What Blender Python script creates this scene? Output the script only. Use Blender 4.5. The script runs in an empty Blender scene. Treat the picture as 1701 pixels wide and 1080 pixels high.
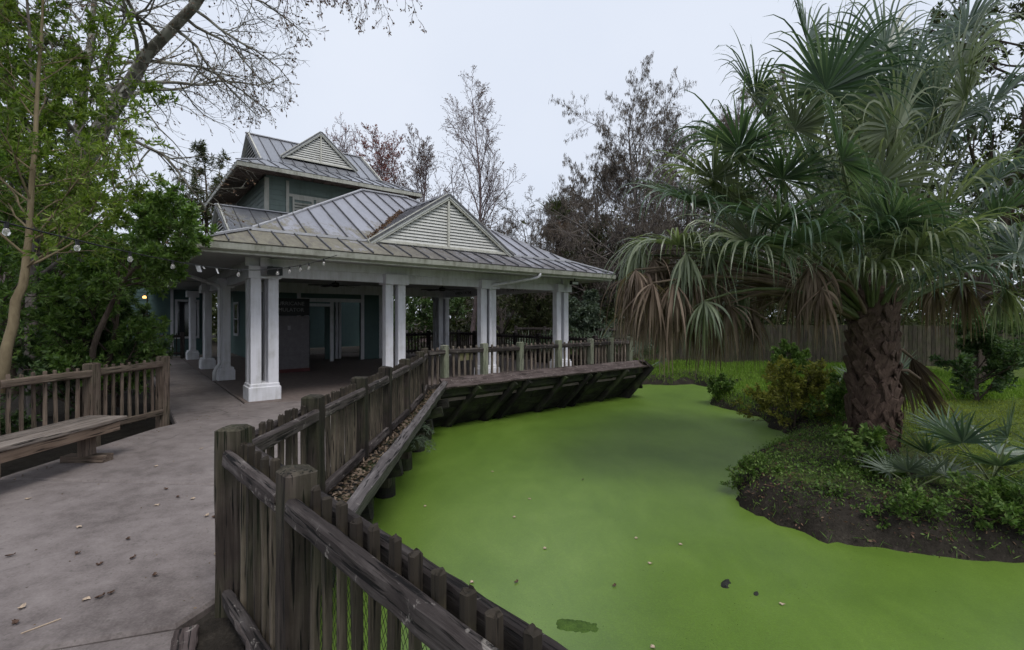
import bpy, math, random
import numpy as np
from mathutils import Matrix, Vector

# ------------------------------------------------------------------ camera, sky, sun, exposure
SC = bpy.context.scene
COL = SC.collection
cam_d = bpy.data.cameras.new('camera')
cam_d.sensor_width = 36.0
cam_d.lens = 796.27 / 1701 * 36.0
cam_d.shift_y = -14.0 / 1701
cam_d.clip_start = 0.05
cam_d.clip_end = 1500
CAM = bpy.data.objects.new('camera', cam_d)
COL.objects.link(CAM)
CAM.location = (0, 0, 1.6)
CAM.rotation_euler = (math.radians(90), 0, 0)
SC.camera = CAM

SUN_EL, SUN_AZ = math.radians(58), math.radians(150)      # azimuth measured from +Y towards +X
world = bpy.data.worlds.new('World'); SC.world = world; world.use_nodes = True
wn = world.node_tree.nodes; wl = world.node_tree.links
for n in list(wn): wn.remove(n)
w_out = wn.new('ShaderNodeOutputWorld'); w_bg = wn.new('ShaderNodeBackground')
w_sky = wn.new('ShaderNodeTexSky'); w_sky.sky_type = 'NISHITA'; w_sky.sun_disc = False
w_sky.sun_elevation = SUN_EL; w_sky.sun_rotation = SUN_AZ; w_sky.dust_density = 4.0; w_sky.air_density = 1.2
w_mix = wn.new('ShaderNodeMix'); w_mix.data_type = 'RGBA'
w_mix.inputs[0].default_value = 0.93                      # closed overcast deck over the clear sky
w_tc = wn.new('ShaderNodeTexCoord'); w_no = wn.new('ShaderNodeTexNoise'); w_no.inputs['Scale'].default_value = 2.2; w_no.inputs['Detail'].default_value = 4
w_rp = wn.new('ShaderNodeValToRGB'); w_rp.color_ramp.elements[0].position = .3; w_rp.color_ramp.elements[1].position = .7
w_rp.color_ramp.elements[0].color = (6.2, 6.72, 7.75, 1); w_rp.color_ramp.elements[1].color = (6.75, 7.2, 8.1, 1)
wl.new(w_tc.outputs['Generated'], w_no.inputs['Vector']); wl.new(w_no.outputs['Fac'], w_rp.inputs[0]); wl.new(w_rp.outputs[0], w_mix.inputs[7])
wl.new(w_sky.outputs[0], w_mix.inputs[6]); wl.new(w_mix.outputs[2], w_bg.inputs[0])
w_bg.inputs[1].default_value = 0.094
wl.new(w_bg.outputs[0], w_out.inputs[0])
sun_d = bpy.data.lights.new('sun', 'SUN'); sun_d.energy = 1.5; sun_d.angle = math.radians(22); sun_d.color = (1, .97, .92)
SUN = bpy.data.objects.new('sun', sun_d); COL.objects.link(SUN)
_sd = Vector((math.sin(SUN_AZ) * math.cos(SUN_EL), math.cos(SUN_AZ) * math.cos(SUN_EL), math.sin(SUN_EL)))
SUN.rotation_euler = (-_sd).to_track_quat('-Z', 'Y').to_euler()
SUN.location = (0, 0, 30)
SC.view_settings.view_transform = 'Standard'; SC.view_settings.look = 'None'
SC.view_settings.exposure = 0.40; SC.view_settings.gamma = 1.0; SC.view_settings.use_curve_mapping = False
SC.cycles.max_bounces = 4; SC.cycles.diffuse_bounces = 2; SC.cycles.transmission_bounces = 3
SC.cycles.use_adaptive_sampling = True; SC.cycles.adaptive_threshold = .03
SC.cycles.glossy_bounces = 2; SC.cycles.transparent_max_bounces = 8
SC.cycles.use_denoising = True

# ------------------------------------------------------------------ object helpers
W = {}
I4 = Matrix.Identity(4)
def at(x, y, Y):                      # a point at distance Y that the photograph shows at x, y
    return np.array([(x - 850.5) / 796.27 * Y, Y, 1.6 + (526 - y) / 796.27 * Y])
def tag(o, label=None, cat=None, group=None, kind=None):
    if label: o['label'] = label
    if cat: o['category'] = cat
    if group: o['group'] = group
    if kind: o['kind'] = kind
    return o
def link(o, parent=None, M=I4):
    COL.objects.link(o)
    if parent is not None:
        o.parent = parent; o.matrix_basis = W[parent].inverted() @ M
    else:
        o.matrix_basis = M
    W[o] = M.copy()
    return o
def empty(name, loc=(0, 0, 0), rz=0.0, parent=None, M=None):
    o = bpy.data.objects.new(name, None); o.empty_display_size = .2
    if M is None: M = Matrix.Translation(Vector(loc)) @ Matrix.Rotation(rz, 4, 'Z')
    return link(o, parent, M)
def mesh_np(name, V, F, mat=None, smooth=False):
    """V (n,3) array, F list of (m,k) integer arrays, or a list of tuples"""
    me = bpy.data.meshes.new(name)
    V = np.asarray(V, np.float32).reshape(-1, 3)
    if isinstance(F, np.ndarray): F = [F]
    if len(F) and isinstance(F[0], np.ndarray):
        me.vertices.add(len(V)); me.vertices.foreach_set('co', V.ravel())
        loops = np.concatenate([f.ravel() for f in F]).astype(np.int32)
        tot = np.concatenate([np.full(len(f), f.shape[1], np.int32) for f in F])
        st = np.concatenate([[0], np.cumsum(tot)[:-1]]).astype(np.int32)
        me.loops.add(len(loops)); me.loops.foreach_set('vertex_index', loops)
        me.polygons.add(len(tot)); me.polygons.foreach_set('loop_start', st); me.polygons.foreach_set('loop_total', tot)
        if smooth: me.polygons.foreach_set('use_smooth', np.ones(len(tot), bool))
        me.update(calc_edges=True); me.validate()
    else:
        me.from_pydata([tuple(map(float, v)) for v in V], [], [tuple(map(int, f)) for f in F])
        if smooth:
            me.polygons.foreach_set('use_smooth', np.ones(len(me.polygons), bool))
        me.update()
    if mat: me.materials.append(mat)
    return me
def obj(name, me, parent=None, M=I4):
    return link(bpy.data.objects.new(name, me), parent, M)

class MB:
    """collects solids that belong to ONE part"""
    def __init__(s): s.v = []; s.f = []
    def add(s, V, F):
        b = len(s.v); s.v += [tuple(v) for v in V]; s.f += [tuple(i + b for i in f) for f in F]; return s
    def box(s, lo, hi):
        x0, y0, z0 = lo; x1, y1, z1 = hi
        return s.add([(x0,y0,z0),(x1,y0,z0),(x1,y1,z0),(x0,y1,z0),(x0,y0,z1),(x1,y0,z1),(x1,y1,z1),(x0,y1,z1)],
                     [(3,2,1,0),(4,5,6,7),(0,1,5,4),(1,2,6,5),(2,3,7,6),(3,0,4,7)])
    def cbox(s, lo, hi, c=.008):
        """box with chamfered vertical and top edges"""
        x0, y0, z0 = lo; x1, y1, z1 = hi
        def ring(d, z): return [(x0+d+c,y0+d,z),(x1-d-c,y0+d,z),(x1-d,y0+d+c,z),(x1-d,y1-d-c,z),(x1-d-c,y1-d,z),(x0+d+c,y1-d,z),(x0+d,y1-d-c,z),(x0+d,y0+d+c,z)]
        V = ring(0, z0) + ring(0, z1 - c) + ring(c, z1)
        F = [tuple(range(7, -1, -1)), tuple(range(16, 24))]
        for k in (0, 8):
            for i in range(8): F.append((k+i, k+(i+1) % 8, k+8+(i+1) % 8, k+8+i))
        return s.add(V, F)
    def prism(s, poly, z0, z1):
        n = len(poly)
        V = [(p[0], p[1], z0) for p in poly] + [(p[0], p[1], z1) for p in poly]
        F = [tuple(range(n-1, -1, -1)), tuple(range(n, 2*n))] + [(i, (i+1) % n, n+(i+1) % n, n+i) for i in range(n)]
        return s.add(V, F)
    def slab(s, P, thick, nrm):
        """planar polygon P (3d) given thickness along -nrm"""
        n = len(P); nrm = np.asarray(nrm)
        V = [tuple(p) for p in P] + [tuple(np.asarray(p) - nrm * thick) for p in P]
        F = [tuple(range(n)), tuple(range(2*n-1, n-1, -1))] + [(i, n+i, n+(i+1) % n, (i+1) % n) for i in range(n)]
        return s.add(V, F)
    def bar(s, a, b, w, t, side=(0, 0, 1)):
        """straight bar a-b, t measured along 'side', w across it"""
        a = np.asarray(a, float); b = np.asarray(b, float); d = b - a; d /= np.linalg.norm(d)
        sd = np.asarray(side, float); sd = sd - d * sd.dot(d); sd /= np.linalg.norm(sd); w_ = np.cross(d, sd)
        V = []
        for p in (a, b):
            for i, j in ((-1,-1),(1,-1),(1,1),(-1,1)): V.append(p + w_ * i * w/2 + sd * j * t/2)
        return s.add(V, [(3,2,1,0),(4,5,6,7),(0,1,5,4),(1,2,6,5),(2,3,7,6),(3,0,4,7)])
    def tube(s, pts, rad, k=8, cap=True):
        pts = np.asarray(pts, float); n = len(pts); rad = np.broadcast_to(rad, (n,))
        T = np.gradient(pts, axis=0); T /= np.linalg.norm(T, axis=1)[:, None]
        ref = np.array([0.13, .21, 1.0]); ref = ref if abs(T[0].dot(ref)) < .95 else np.array([1., .1, 0])
        V = []
        for i in range(n):
            u = np.cross(T[i], ref); u /= np.linalg.norm(u); v = np.cross(T[i], u)
            for j in range(k):
                a = 2*math.pi*j/k; V.append(pts[i] + rad[i]*(math.cos(a)*u + math.sin(a)*v))
        F = [(i*k+j, i*k+(j+1) % k, (i+1)*k+(j+1) % k, (i+1)*k+j) for i in range(n-1) for j in range(k)]
        if cap: F += [tuple(range(k-1, -1, -1)), tuple(range((n-1)*k, n*k))]
        return s.add(V, F)
    def mesh(s, name, mat, smooth=False): return mesh_np(name, s.v, s.f, mat, smooth)
    def build(s, name, mat, parent=None, M=None, smooth=False):
        if M is None: M = W[parent] if parent is not None else I4
        return obj(name, s.mesh(name, mat, smooth), parent, M)

# ------------------------------------------------------------------ materials
class NT:
    def __init__(s, name):
        s.m = bpy.data.materials.new(name); s.m.use_nodes = True
        s.t = s.m.node_tree; s.n = s.t.nodes; s.l = s.t.links
        s.b = s.n['Principled BSDF']; s.out = s.n['Material Output']
    def new(s, k): return s.n.new(k)
    def put(s, sock, v):
        if hasattr(v, 'links') or isinstance(v, bpy.types.NodeSocket): s.l.new(v, sock)
        else: sock.default_value = v
    def coord(s, kind='Object', scale=(1,1,1), rot=(0,0,0)):
        c = s.new('ShaderNodeTexCoord'); m = s.new('ShaderNodeMapping')
        s.l.new(c.outputs[kind], m.inputs[0]); m.inputs['Scale'].default_value = scale; m.inputs['Rotation'].default_value = rot
        return m.outputs[0]
    def noise(s, vec, scale, detail=4, rough=.55, dist=0):
        n = s.new('ShaderNodeTexNoise'); s.l.new(vec, n.inputs['Vector'])
        n.inputs['Scale'].default_value = scale; n.inputs['Detail'].default_value = detail
        n.inputs['Roughness'].default_value = rough; n.inputs['Distortion'].default_value = dist
        return n.outputs['Fac']
    def vor(s, vec, scale, feat='F1', out='Distance', rnd=1):
        n = s.new('ShaderNodeTexVoronoi'); n.feature = feat; s.l.new(vec, n.inputs['Vector']); n.inputs['Scale'].default_value = scale
        n.inputs['Randomness'].default_value = rnd
        return n.outputs[out]
    def ramp(s, fac, stops, interp='LINEAR'):
        r = s.new('ShaderNodeValToRGB'); s.put(r.inputs[0], fac); e = r.color_ramp.elements; r.color_ramp.interpolation = interp
        while len(e) < len(stops): e.new(.5)
        for k, (p, c) in enumerate(stops):
            e[k].position = p; c = (c, c, c) if not hasattr(c, '__len__') else c; e[k].color = (*c, 1)
        return r.outputs[0]
    def mix(s, fac, a, b, mode='MIX'):
        m = s.new('ShaderNodeMix'); m.data_type = 'RGBA'; m.blend_type = mode
        s.put(m.inputs[0], fac)
        for i, v in ((6, a), (7, b)): s.put(m.inputs[i], v if not isinstance(v, tuple) else (*v[:3], 1))
        return m.outputs[2]
    def math(s, op, a, b=0.0):
        m = s.new('ShaderNodeMath'); m.operation = op; s.put(m.inputs[0], a); s.put(m.inputs[1], b); return m.outputs[0]
    def objrand(s): return s.new('ShaderNodeObjectInfo').outputs['Random']
    def island(s): return s.new('ShaderNodeNewGeometry').outputs['Random Per Island']
    def sep(s, vec, k):
        n = s.new('ShaderNodeSeparateXYZ'); s.l.new(vec, n.inputs[0]); return n.outputs[k]
    def bump(s, h, strength=.3, dist=.01):
        b = s.new('ShaderNodeBump'); s.put(b.inputs['Height'], h); b.inputs['Strength'].default_value = strength; b.inputs['Distance'].default_value = dist
        s.l.new(b.outputs[0], s.b.inputs['Normal'])
    def done(s, col, rough=.7, spec=.3, metal=0.0):
        s.put(s.b.inputs['Base Color'], col if not isinstance(col, tuple) else (*col, 1))
        s.put(s.b.inputs['Roughness'], rough); s.b.inputs['Specular IOR Level'].default_value = spec
        s.put(s.b.inputs['Metallic'], metal)
        return s.m

def m_wood(name, dark, mid, light, moss=0.0, mosscol=(.05, .07, .02), rough=.85, bump=.5, pale=0.0, top=None):
    t = NT(name); g = t.coord('Object', (26, 26, 1.3)); o = t.coord('Object')
    r = t.objrand()
    off = t.new('ShaderNodeVectorMath'); off.operation = 'ADD'; t.l.new(g, off.inputs[0])
    cx = t.new('ShaderNodeCombineXYZ'); t.put(cx.inputs[2], t.math('MULTIPLY', r, 37.0)); t.put(cx.inputs[0], t.math('MULTIPLY', r, 11.0)); t.l.new(cx.outputs[0], off.inputs[1])
    off2 = t.new('ShaderNodeVectorMath'); off2.operation = 'ADD'; t.l.new(o, off2.inputs[0]); t.l.new(cx.outputs[0], off2.inputs[1])
    s1 = t.noise(off.outputs[0], 1.0, 6, .65, .6); s2 = t.noise(off2.outputs[0], 3.5, 5, .6)
    f = t.math('ADD', t.math('MULTIPLY', s1, .65), t.math('MULTIPLY', s2, .35))
    c = t.ramp(f, [(.30, dark), (.5, mid), (.70, light)])
    c = t.mix(1.0, c, t.ramp(r, [(0, .62), (1, 1.25)]), 'MULTIPLY')
    crack = t.ramp(t.noise(off.outputs[0], 2.6, 3, .5, .3), [(.36, 0), (.43, 1)])
    c = t.mix(t.math('SUBTRACT', 1.0, crack), c, tuple(x * .3 for x in dark))
    if pale:
        pm = t.ramp(t.noise(off2.outputs[0], 14, 6, .7, .5), [(.60, 0), (.66, 1)])
        c = t.mix(t.math('MULTIPLY', pm, pale), c, (.34, .31, .28))
    if moss:
        mm = t.ramp(t.noise(off2.outputs[0], 2.2, 5, .65), [(.45, 0), (.65, 1)])
        c = t.mix(t.math('MULTIPLY', mm, moss), c, mosscol)
    if top:
        zr_ = t.new('ShaderNodeMapRange'); t.put(zr_.inputs[0], t.math('ADD', t.sep(o, 2), t.math('MULTIPLY', t.math('SUBTRACT', s2, .5), .16))); zr_.inputs[1].default_value = top; zr_.inputs[2].default_value = top + .05
        c = t.mix(t.math('MULTIPLY', zr_.outputs[0], .75), c, tuple(x * .8 for x in dark))
    t.bump(t.math('ADD', s1, t.math('MULTIPLY', crack, .5)), bump, .008)
    return t.done(c, rough, .25)
def m_paint(name, col, dirt=(.25, .24, .2), amt=.5, rough=.55, scale=3.0, streak=True):
    t = NT(name); o = t.coord('Object'); s = t.coord('Object', (6, 6, .7))
    a = t.noise(o, scale, 6, .65); b = t.noise(s, 2.0, 5, .6)
    f = t.math('MULTIPLY', a, b) if streak else a
    c = t.mix(t.math('MULTIPLY', t.ramp(f, [(.2, 0), (.42, 1)]), amt), col, dirt)
    t.bump(t.noise(o, 40, 4), .08, .004)
    return t.done(c, rough, .35)
def m_leaf(name, c0, c1, c2, rough=.5, trans=.35, spec=.3, clump=1.2):
    t = NT(name); o = t.coord('Object')
    i = t.island(); n = t.noise(o, clump, 3, .6)
    f = t.math('ADD', t.math('MULTIPLY', i, .55), t.math('MULTIPLY', n, .55))
    c = t.ramp(f, [(.2, c0), (.52, c1), (.88, c2)])
    t.done(c, rough, spec)
    tr = t.new('ShaderNodeBsdfTranslucent'); t.l.new(t.mix(1.0, c, (1.0, 1.15, .5), 'MULTIPLY'), tr.inputs[0])
    mx = t.new('ShaderNodeMixShader'); mx.inputs[0].default_value = trans
    t.l.new(t.b.outputs[0], mx.inputs[1]); t.l.new(tr.outputs[0], mx.inputs[2]); t.l.new(mx.outputs[0], t.out.inputs[0])
    return t.m
def m_bark(name, dark, light, scale=5.0, stretch=.35, bump=.7, blotch=None):
    t = NT(name); o = t.coord('Object', (1, 1, stretch)); a = t.noise(o, scale * 3, 7, .7, .5); b = t.noise(t.coord('Object'), scale * .35, 4, .6)
    c = t.ramp(t.math('ADD', t.math('MULTIPLY', a, .6), t.math('MULTIPLY', b, .4)), [(.34, dark), (.66, light)])
    if blotch: c = t.mix(t.ramp(t.noise(t.coord('Object'), scale * .8, 3, .5), [(.5, 0), (.56, 1)]), c, blotch)
    t.bump(a, bump, .02)
    return t.done(c, .9, .2)
def m_plain(name, col, rough=.6, spec=.3, metal=0.0, var=.15):
    t = NT(name); n = t.noise(t.coord('Object'), 9.0, 5, .6)
    c = t.mix(1.0, tuple(col), t.ramp(n, [(.25, 1 - var), (.75, 1 + var)]), 'MULTIPLY')
    return t.done(c, rough, spec, metal)

def m_concrete():
    t = NT('concrete'); o = t.coord('Object')
    a = t.noise(o, .55, 6, .6); b = t.noise(o, 5.0, 8, .7); d = t.noise(o, 70, 3, .6)
    f = t.math('ADD', t.math('ADD', t.math('MULTIPLY', a, .5), t.math('MULTIPLY', b, .35)), t.math('MULTIPLY', d, .15))
    c = t.ramp(f, [(.38, (.092, .076, .072)), (.5, (.180, .154, .147)), (.62, (.255, .224, .214))])
    sp = t.ramp(t.noise(o, 28, 2, .4), [(.66, 0), (.70, 1)])
    c = t.mix(t.math('MULTIPLY', sp, .5), c, (.09, .08, .07))
    wv = t.new('ShaderNodeVectorMath'); wv.operation = 'ADD'; t.l.new(o, wv.inputs[0])
    nv = t.new('ShaderNodeTexNoise'); nv.inputs['Scale'].default_value = 2.2; t.l.new(o, nv.inputs['Vector'])
    sc = t.new('ShaderNodeVectorMath'); sc.operation = 'SCALE'; t.l.new(nv.outputs['Color'], sc.inputs[0]); sc.inputs[3].default_value = .5
    t.l.new(sc.outputs[0], wv.inputs[1])
    cr = t.ramp(t.vor(wv.outputs[0], .32, 'DISTANCE_TO_EDGE'), [(.0, 1), (.004, .6), (.008, 0)])
    cr = t.math('MULTIPLY', cr, t.ramp(t.noise(o, .8, 2), [(.45, 0), (.6, 1)]))
    c = t.mix(t.math('MULTIPLY', cr, .7), c, (.06, .05, .05))
    st = t.ramp(t.noise(o, 1.3, 5, .7, .8), [(.56, 0), (.74, 1)])
    c = t.mix(t.math('MULTIPLY', st, .4), c, (.10, .09, .085))
    t.bump(t.math('ADD', b, t.math('MULTIPLY', d, .6)), .25, .01)
    return t.done(c, .82, .3)
def m_duckweed():
    t = NT('duckweed'); o = t.coord('Object')
    a = t.noise(o, .35, 4, .55, .5); b = t.noise(t.coord('Object', (1, .6, 1), (0, 0, .5)), 2.2, 7, .7, .6); e = t.noise(o, 180, 2, .6)
    f = t.math('ADD', t.math('MULTIPLY', a, .45), t.math('ADD', t.math('MULTIPLY', b, .30), t.math('MULTIPLY', e, .25)))
    c = t.ramp(f, [(.32, (.055, .108, .008)), (.5, (.098, .172, .018)), (.68, (.155, .240, .040))])
    cell = t.vor(o, 110, 'F1', 'Color'); sc = t.new('ShaderNodeSeparateColor'); t.l.new(cell, sc.inputs[0])
    c = t.mix(1.0, c, t.ramp(sc.outputs[0], [(0, .90), (.8, 1.06), (1, 1.2)]), 'MULTIPLY')
    gap = t.ramp(t.noise(o, 55, 3, .6), [(.30, 1), (.36, 0)])
    gap = t.math('MULTIPLY', gap, t.ramp(t.noise(o, .9, 4), [(.42, 0), (.62, 1)]))
    c = t.mix(t.math('MULTIPLY', gap, .45), c, (.012, .022, .006))
    t.bump(t.vor(o, 110, 'F1'), .15, .004)
    return t.done(c, t.ramp(gap, [(0, .42), (1, .2)]), .95)
def m_roof(name, col, stain=1.0, zlo=2.8, zhi=4.4):
    t = NT(name); o = t.coord('Object'); r = t.objrand()
    z = t.sep(o, 2); x = t.sep(o, 0)
    n1 = t.noise(o, 1.1, 6, .7, .4); n2 = t.noise(t.coord('Object', (3, 1, 1)), 4.0, 7, .72)
    low = t.new('ShaderNodeMapRange'); t.put(low.inputs[0], z); low.inputs[1].default_value = zlo; low.inputs[2].default_value = zhi; low.inputs[3].default_value = 1; low.inputs[4].default_value = 0
    lx = t.new('ShaderNodeMapRange'); t.put(lx.inputs[0], x); lx.inputs[1].default_value = -1; lx.inputs[2].default_value = 8; lx.inputs[3].default_value = 1; lx.inputs[4].default_value = .55
    base = t.mix(1.0, tuple(col), t.ramp(r, [(0, .9), (1, 1.08)]), 'MULTIPLY')
    base = t.mix(t.math('MULTIPLY', t.ramp(n2, [(.45, 0), (.62, 1)]), .25), base, tuple(x * .55 for x in col))
    m = t.math('MULTIPLY', t.math('MULTIPLY', low.outputs[0], lx.outputs[0]), stain)
    m = t.math('ADD', t.math('MULTIPLY', m, .55), t.math('MULTIPLY', t.math('SUBTRACT', n1, .5), 1.1))
    m = t.math('ADD', m, t.math('MULTIPLY', t.math('SUBTRACT', n2, .5), .6))
    k = t.ramp(m, [(.24, 0), (.40, 1)])
    sl = t.ramp(n2, [(.35, (.075, .062, .042)), (.55, (.15, .135, .085)), (.72, (.21, .20, .15))])
    sr = t.ramp(n2, [(.35, (.035, .031, .032)), (.55, (.085, .076, .078)), (.75, (.20, .19, .20))])
    sx = t.new('ShaderNodeMapRange'); t.put(sx.inputs[0], x); sx.inputs[1].default_value = 2.0; sx.inputs[2].default_value = 5.0
    sc = t.mix(sx.outputs[0], sl, sr)
    c = t.mix(t.math('MULTIPLY', k, .88), base, sc)
    t.bump(n2, .06, .01)
    return t.done(c, t.ramp(k, [(0, .42), (1, .8)]), .5, t.ramp(k, [(0, .55), (1, 0)]))
def m_ground():
    t = NT('ground'); o = t.coord('Object')
    a = t.noise(o, .5, 5, .6); b = t.noise(o, 6, 7, .7); d = t.noise(o, 45, 4, .7)
    soil = t.ramp(t.math('ADD', t.math('MULTIPLY', b, .6), t.math('MULTIPLY', d, .4)), [(.35, (.012, .010, .008)), (.55, (.032, .027, .022)), (.7, (.068, .058, .047))])
    gr = t.ramp(t.math('ADD', t.math('MULTIPLY', b, .5), t.math('MULTIPLY', d, .5)), [(.35, (.045, .070, .012)), (.65, (.13, .19, .035))])
    x = t.sep(o, 0); z = t.sep(o, 2)
    zr = t.new('ShaderNodeMapRange'); t.put(zr.inputs[0], t.math('ADD', z, t.math('MULTIPLY', t.math('SUBTRACT', b, .5), .3))); zr.inputs[1].default_value = -.46; zr.inputs[2].default_value = -.36
    xr = t.new('ShaderNodeMapRange'); t.put(xr.inputs[0], x); xr.inputs[1].default_value = 2.0; xr.inputs[2].default_value = 3.0
    k = t.math('MULTIPLY', t.math('MULTIPLY', zr.outputs[0], xr.outputs[0]), t.ramp(a, [(.3, .45), (.6, 1)]))
    c = t.mix(k, soil, gr)
    t.bump(t.math('ADD', b, d), .6, .03)
    return t.done(c, .95, .15)

M = {}
M['concrete'] = m_concrete(); M['duckweed'] = m_duckweed(); M['ground'] = m_ground()
M['rail_dark'] = m_wood('rail_dark', (.010, .007, .007), (.040, .032, .030), (.135, .118, .112), pale=.55, bump=.9)
M['post_dark'] = m_wood('post_dark', (.010, .007, .006), (.034, .026, .021), (.090, .073, .060), moss=.22, bump=.9)
M['picket'] = m_wood('picket', (.022, .017, .013), (.075, .060, .045), (.165, .135, .10), moss=.3, mosscol=(.05, .058, .032), top=.80)
M['picket_grey'] = m_wood('picket_grey', (.045, .034, .028), (.15, .118, .098), (.27, .225, .185), moss=.2, mosscol=(.10, .11, .07))
M['post_green'] = m_wood('post_green', (.075, .075, .055), (.18, .185, .14), (.28, .28, .22), moss=.35, mosscol=(.13, .16, .09))
M['rim'] = m_wood('rim', (.026, .019, .018), (.066, .050, .047), (.125, .10, .097), pale=.6)
M['rim_grey'] = m_wood('rim_grey', (.030, .026, .027), (.085, .075, .075), (.17, .155, .155), pale=.3)
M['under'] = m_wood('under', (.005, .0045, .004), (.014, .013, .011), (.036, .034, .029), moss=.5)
M['fence_left'] = m_wood('fence_left', (.045, .032, .024), (.135, .10, .078), (.24, .19, .15), moss=.25, mosscol=(.08, .085, .045))
M['bench_top'] = m_wood('bench_top', (.060, .048, .041), (.145, .120, .103), (.225, .195, .17))
M['bench_side'] = m_wood('bench_side', (.085, .058, .042), (.185, .132, .098), (.28, .21, .16))
M['yard_fence'] = m_wood('yard_fence', (.022, .018, .013), (.060, .050, .038), (.11, .094, .073), moss=.4)
M['white'] = m_paint('white_paint', (.68, .68, .72), (.24, .23, .19), .42)
M['cream'] = m_paint('cream_paint', (.49, .485, .435), (.20, .19, .13), .55)
M['slat'] = m_paint('slat_paint', (.53, .53, .505), (.28, .275, .245), .4)
M['fascia'] = m_paint('fascia_paint', (.37, .37, .325), (.11, .11, .075), .75)
M['soffit'] = m_paint('soffit_paint', (.40, .41, .40), (.18, .18, .16), .45)
M['soffit_brown'] = m_wood('soffit_brown', (.055, .036, .026), (.14, .10, .08), (.24, .185, .155))
M['teal'] = m_paint('teal_siding', (.080, .138, .134), (.05, .09, .085), .4)
M['sage'] = m_paint('sage_siding', (.165, .215, .195), (.09, .11, .095), .5)
M['dark'] = m_plain('dark_interior', (.012, .014, .016), .5)
M['glass'] = m_plain('window_glass', (.012, .016, .018), .08, .6)
M['roof'] = m_roof('roof_metal', (.32, .32, .355), 1.12)
M['roof_up'] = m_roof('roof_metal_tower', (.30, .31, .34), .5, 6.5, 8.0)
M['trim_metal'] = m_plain('ridge_metal', (.40, .40, .42), .45, .5, .3)
M['seam'] = m_plain('seam_dirt_shade', (.10, .10, .11), .6, .3, .2, .4)  # rib colour darkened to carry grime and the seam's shadow line
M['black'] = m_plain('black_plastic', (.012, .012, .013), .45, .4)
M['iron'] = m_plain('wire', (.03, .032, .03), .55, .4, .5)
M['leaf_dry'] = m_plain('dry_leaf', (.42, .33, .25), .8, .2, 0, .35)
M['leaf_brown'] = m_plain('brown_leaf', (.09, .055, .04), .8, .2, 0, .35)
M['paper'] = m_plain('paper', (.72, .73, .76), .6, .2, 0, .05)
_t = NT('bulb_glass'); _t.b.inputs['Transmission Weight'].default_value = .85; M['bulb'] = _t.done((.9, .88, .84), .08, .5)
M['floor'] = m_plain('pavilion_floor', (.150, .120, .110), .75, .3, 0, .3)
RNG = np.random.default_rng(11)
random.seed(4)

# ------------------------------------------------------------------ frame of the buildings: t along the front, u away from it
AZ = math.radians(39.0)
A0 = np.array([-4.935, 8.983])
D1 = np.array([math.cos(AZ), math.sin(AZ)]); D2 = np.array([-math.sin(AZ), math.cos(AZ)])
MBLD = Matrix.Translation((A0[0], A0[1], 0)) @ Matrix.Rotation(AZ, 4, 'Z')
def B(t, u, z=0.0):
    p = A0 + t * D1 + u * D2
    return np.array([p[0], p[1], z])
WATER = -0.8

# ------------------------------------------------------------------ ground with the pond basin
def b2(t, u): p = B(t, u); return (p[0], p[1])
POND = [(-1.95, -6), (-1.95, 9.3), b2(3.2, -.55), b2(9.2, -.55), b2(9.9, .6), (4.2, 16.75), (4.9, 16.95), (5.61, 16.69), (6.0, 16.95), (6.38, 17.06), (6.65, 16.2), (6.95, 15.9),
        (7.2, 15.5), (6.6, 14.6), (5.8, 13.9), (5.42, 13.18), (5.6, 12.3), (5.88, 11.51), (5.75, 10.9), (5.62, 10.27), (5.55, 9.7), (5.28, 9.19), (4.74, 8.65),
        (3.93, 7.83), (3.35, 7.2), (3.05, 6.64), (2.90, 6.3), (2.93, 5.95), (2.95, 5.7), (3.06, 5.44), (3.31, 5.12), (3.69, 4.93), (3.98, 4.79), (4.39, 4.74),
        (5.01, 4.71), (6.2, 4.4), (8, 4.2), (12, 3.0), (13, -6)]
def pond_sd(X, Y):
    """signed distance to the shore, positive on land"""
    P = np.array(POND); d = np.full(X.shape, 1e9); inside = np.zeros(X.shape, bool)
    for i in range(len(P)):
        a = P[i]; b = P[(i+1) % len(P)]; e = b - a
        t = np.clip(((X-a[0])*e[0] + (Y-a[1])*e[1]) / e.dot(e), 0, 1)
        d = np.minimum(d, np.hypot(X - a[0] - t*e[0], Y - a[1] - t*e[1]))
        c = ((a[1] > Y) != (b[1] > Y)) & (X < (b[0]-a[0]) * (Y-a[1]) / (b[1]-a[1] + 1e-12) + a[0])
        inside ^= c
    return np.where(inside, -d, d)
_ng = np.random.default_rng(3).random((64, 64))
def vnoise(x, y, s):
    x = np.asarray(x) * s + 100; y = np.asarray(y) * s + 100
    i = np.floor(x).astype(int); j = np.floor(y).astype(int); fx = x - i; fy = y - j
    fx = fx*fx*(3-2*fx); fy = fy*fy*(3-2*fy)
    g = lambda a, b: _ng[a % 64, b % 64]
    return (g(i, j)*(1-fx)+g(i+1, j)*fx)*(1-fy) + (g(i, j+1)*(1-fx)+g(i+1, j+1)*fx)*fy - .5
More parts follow.
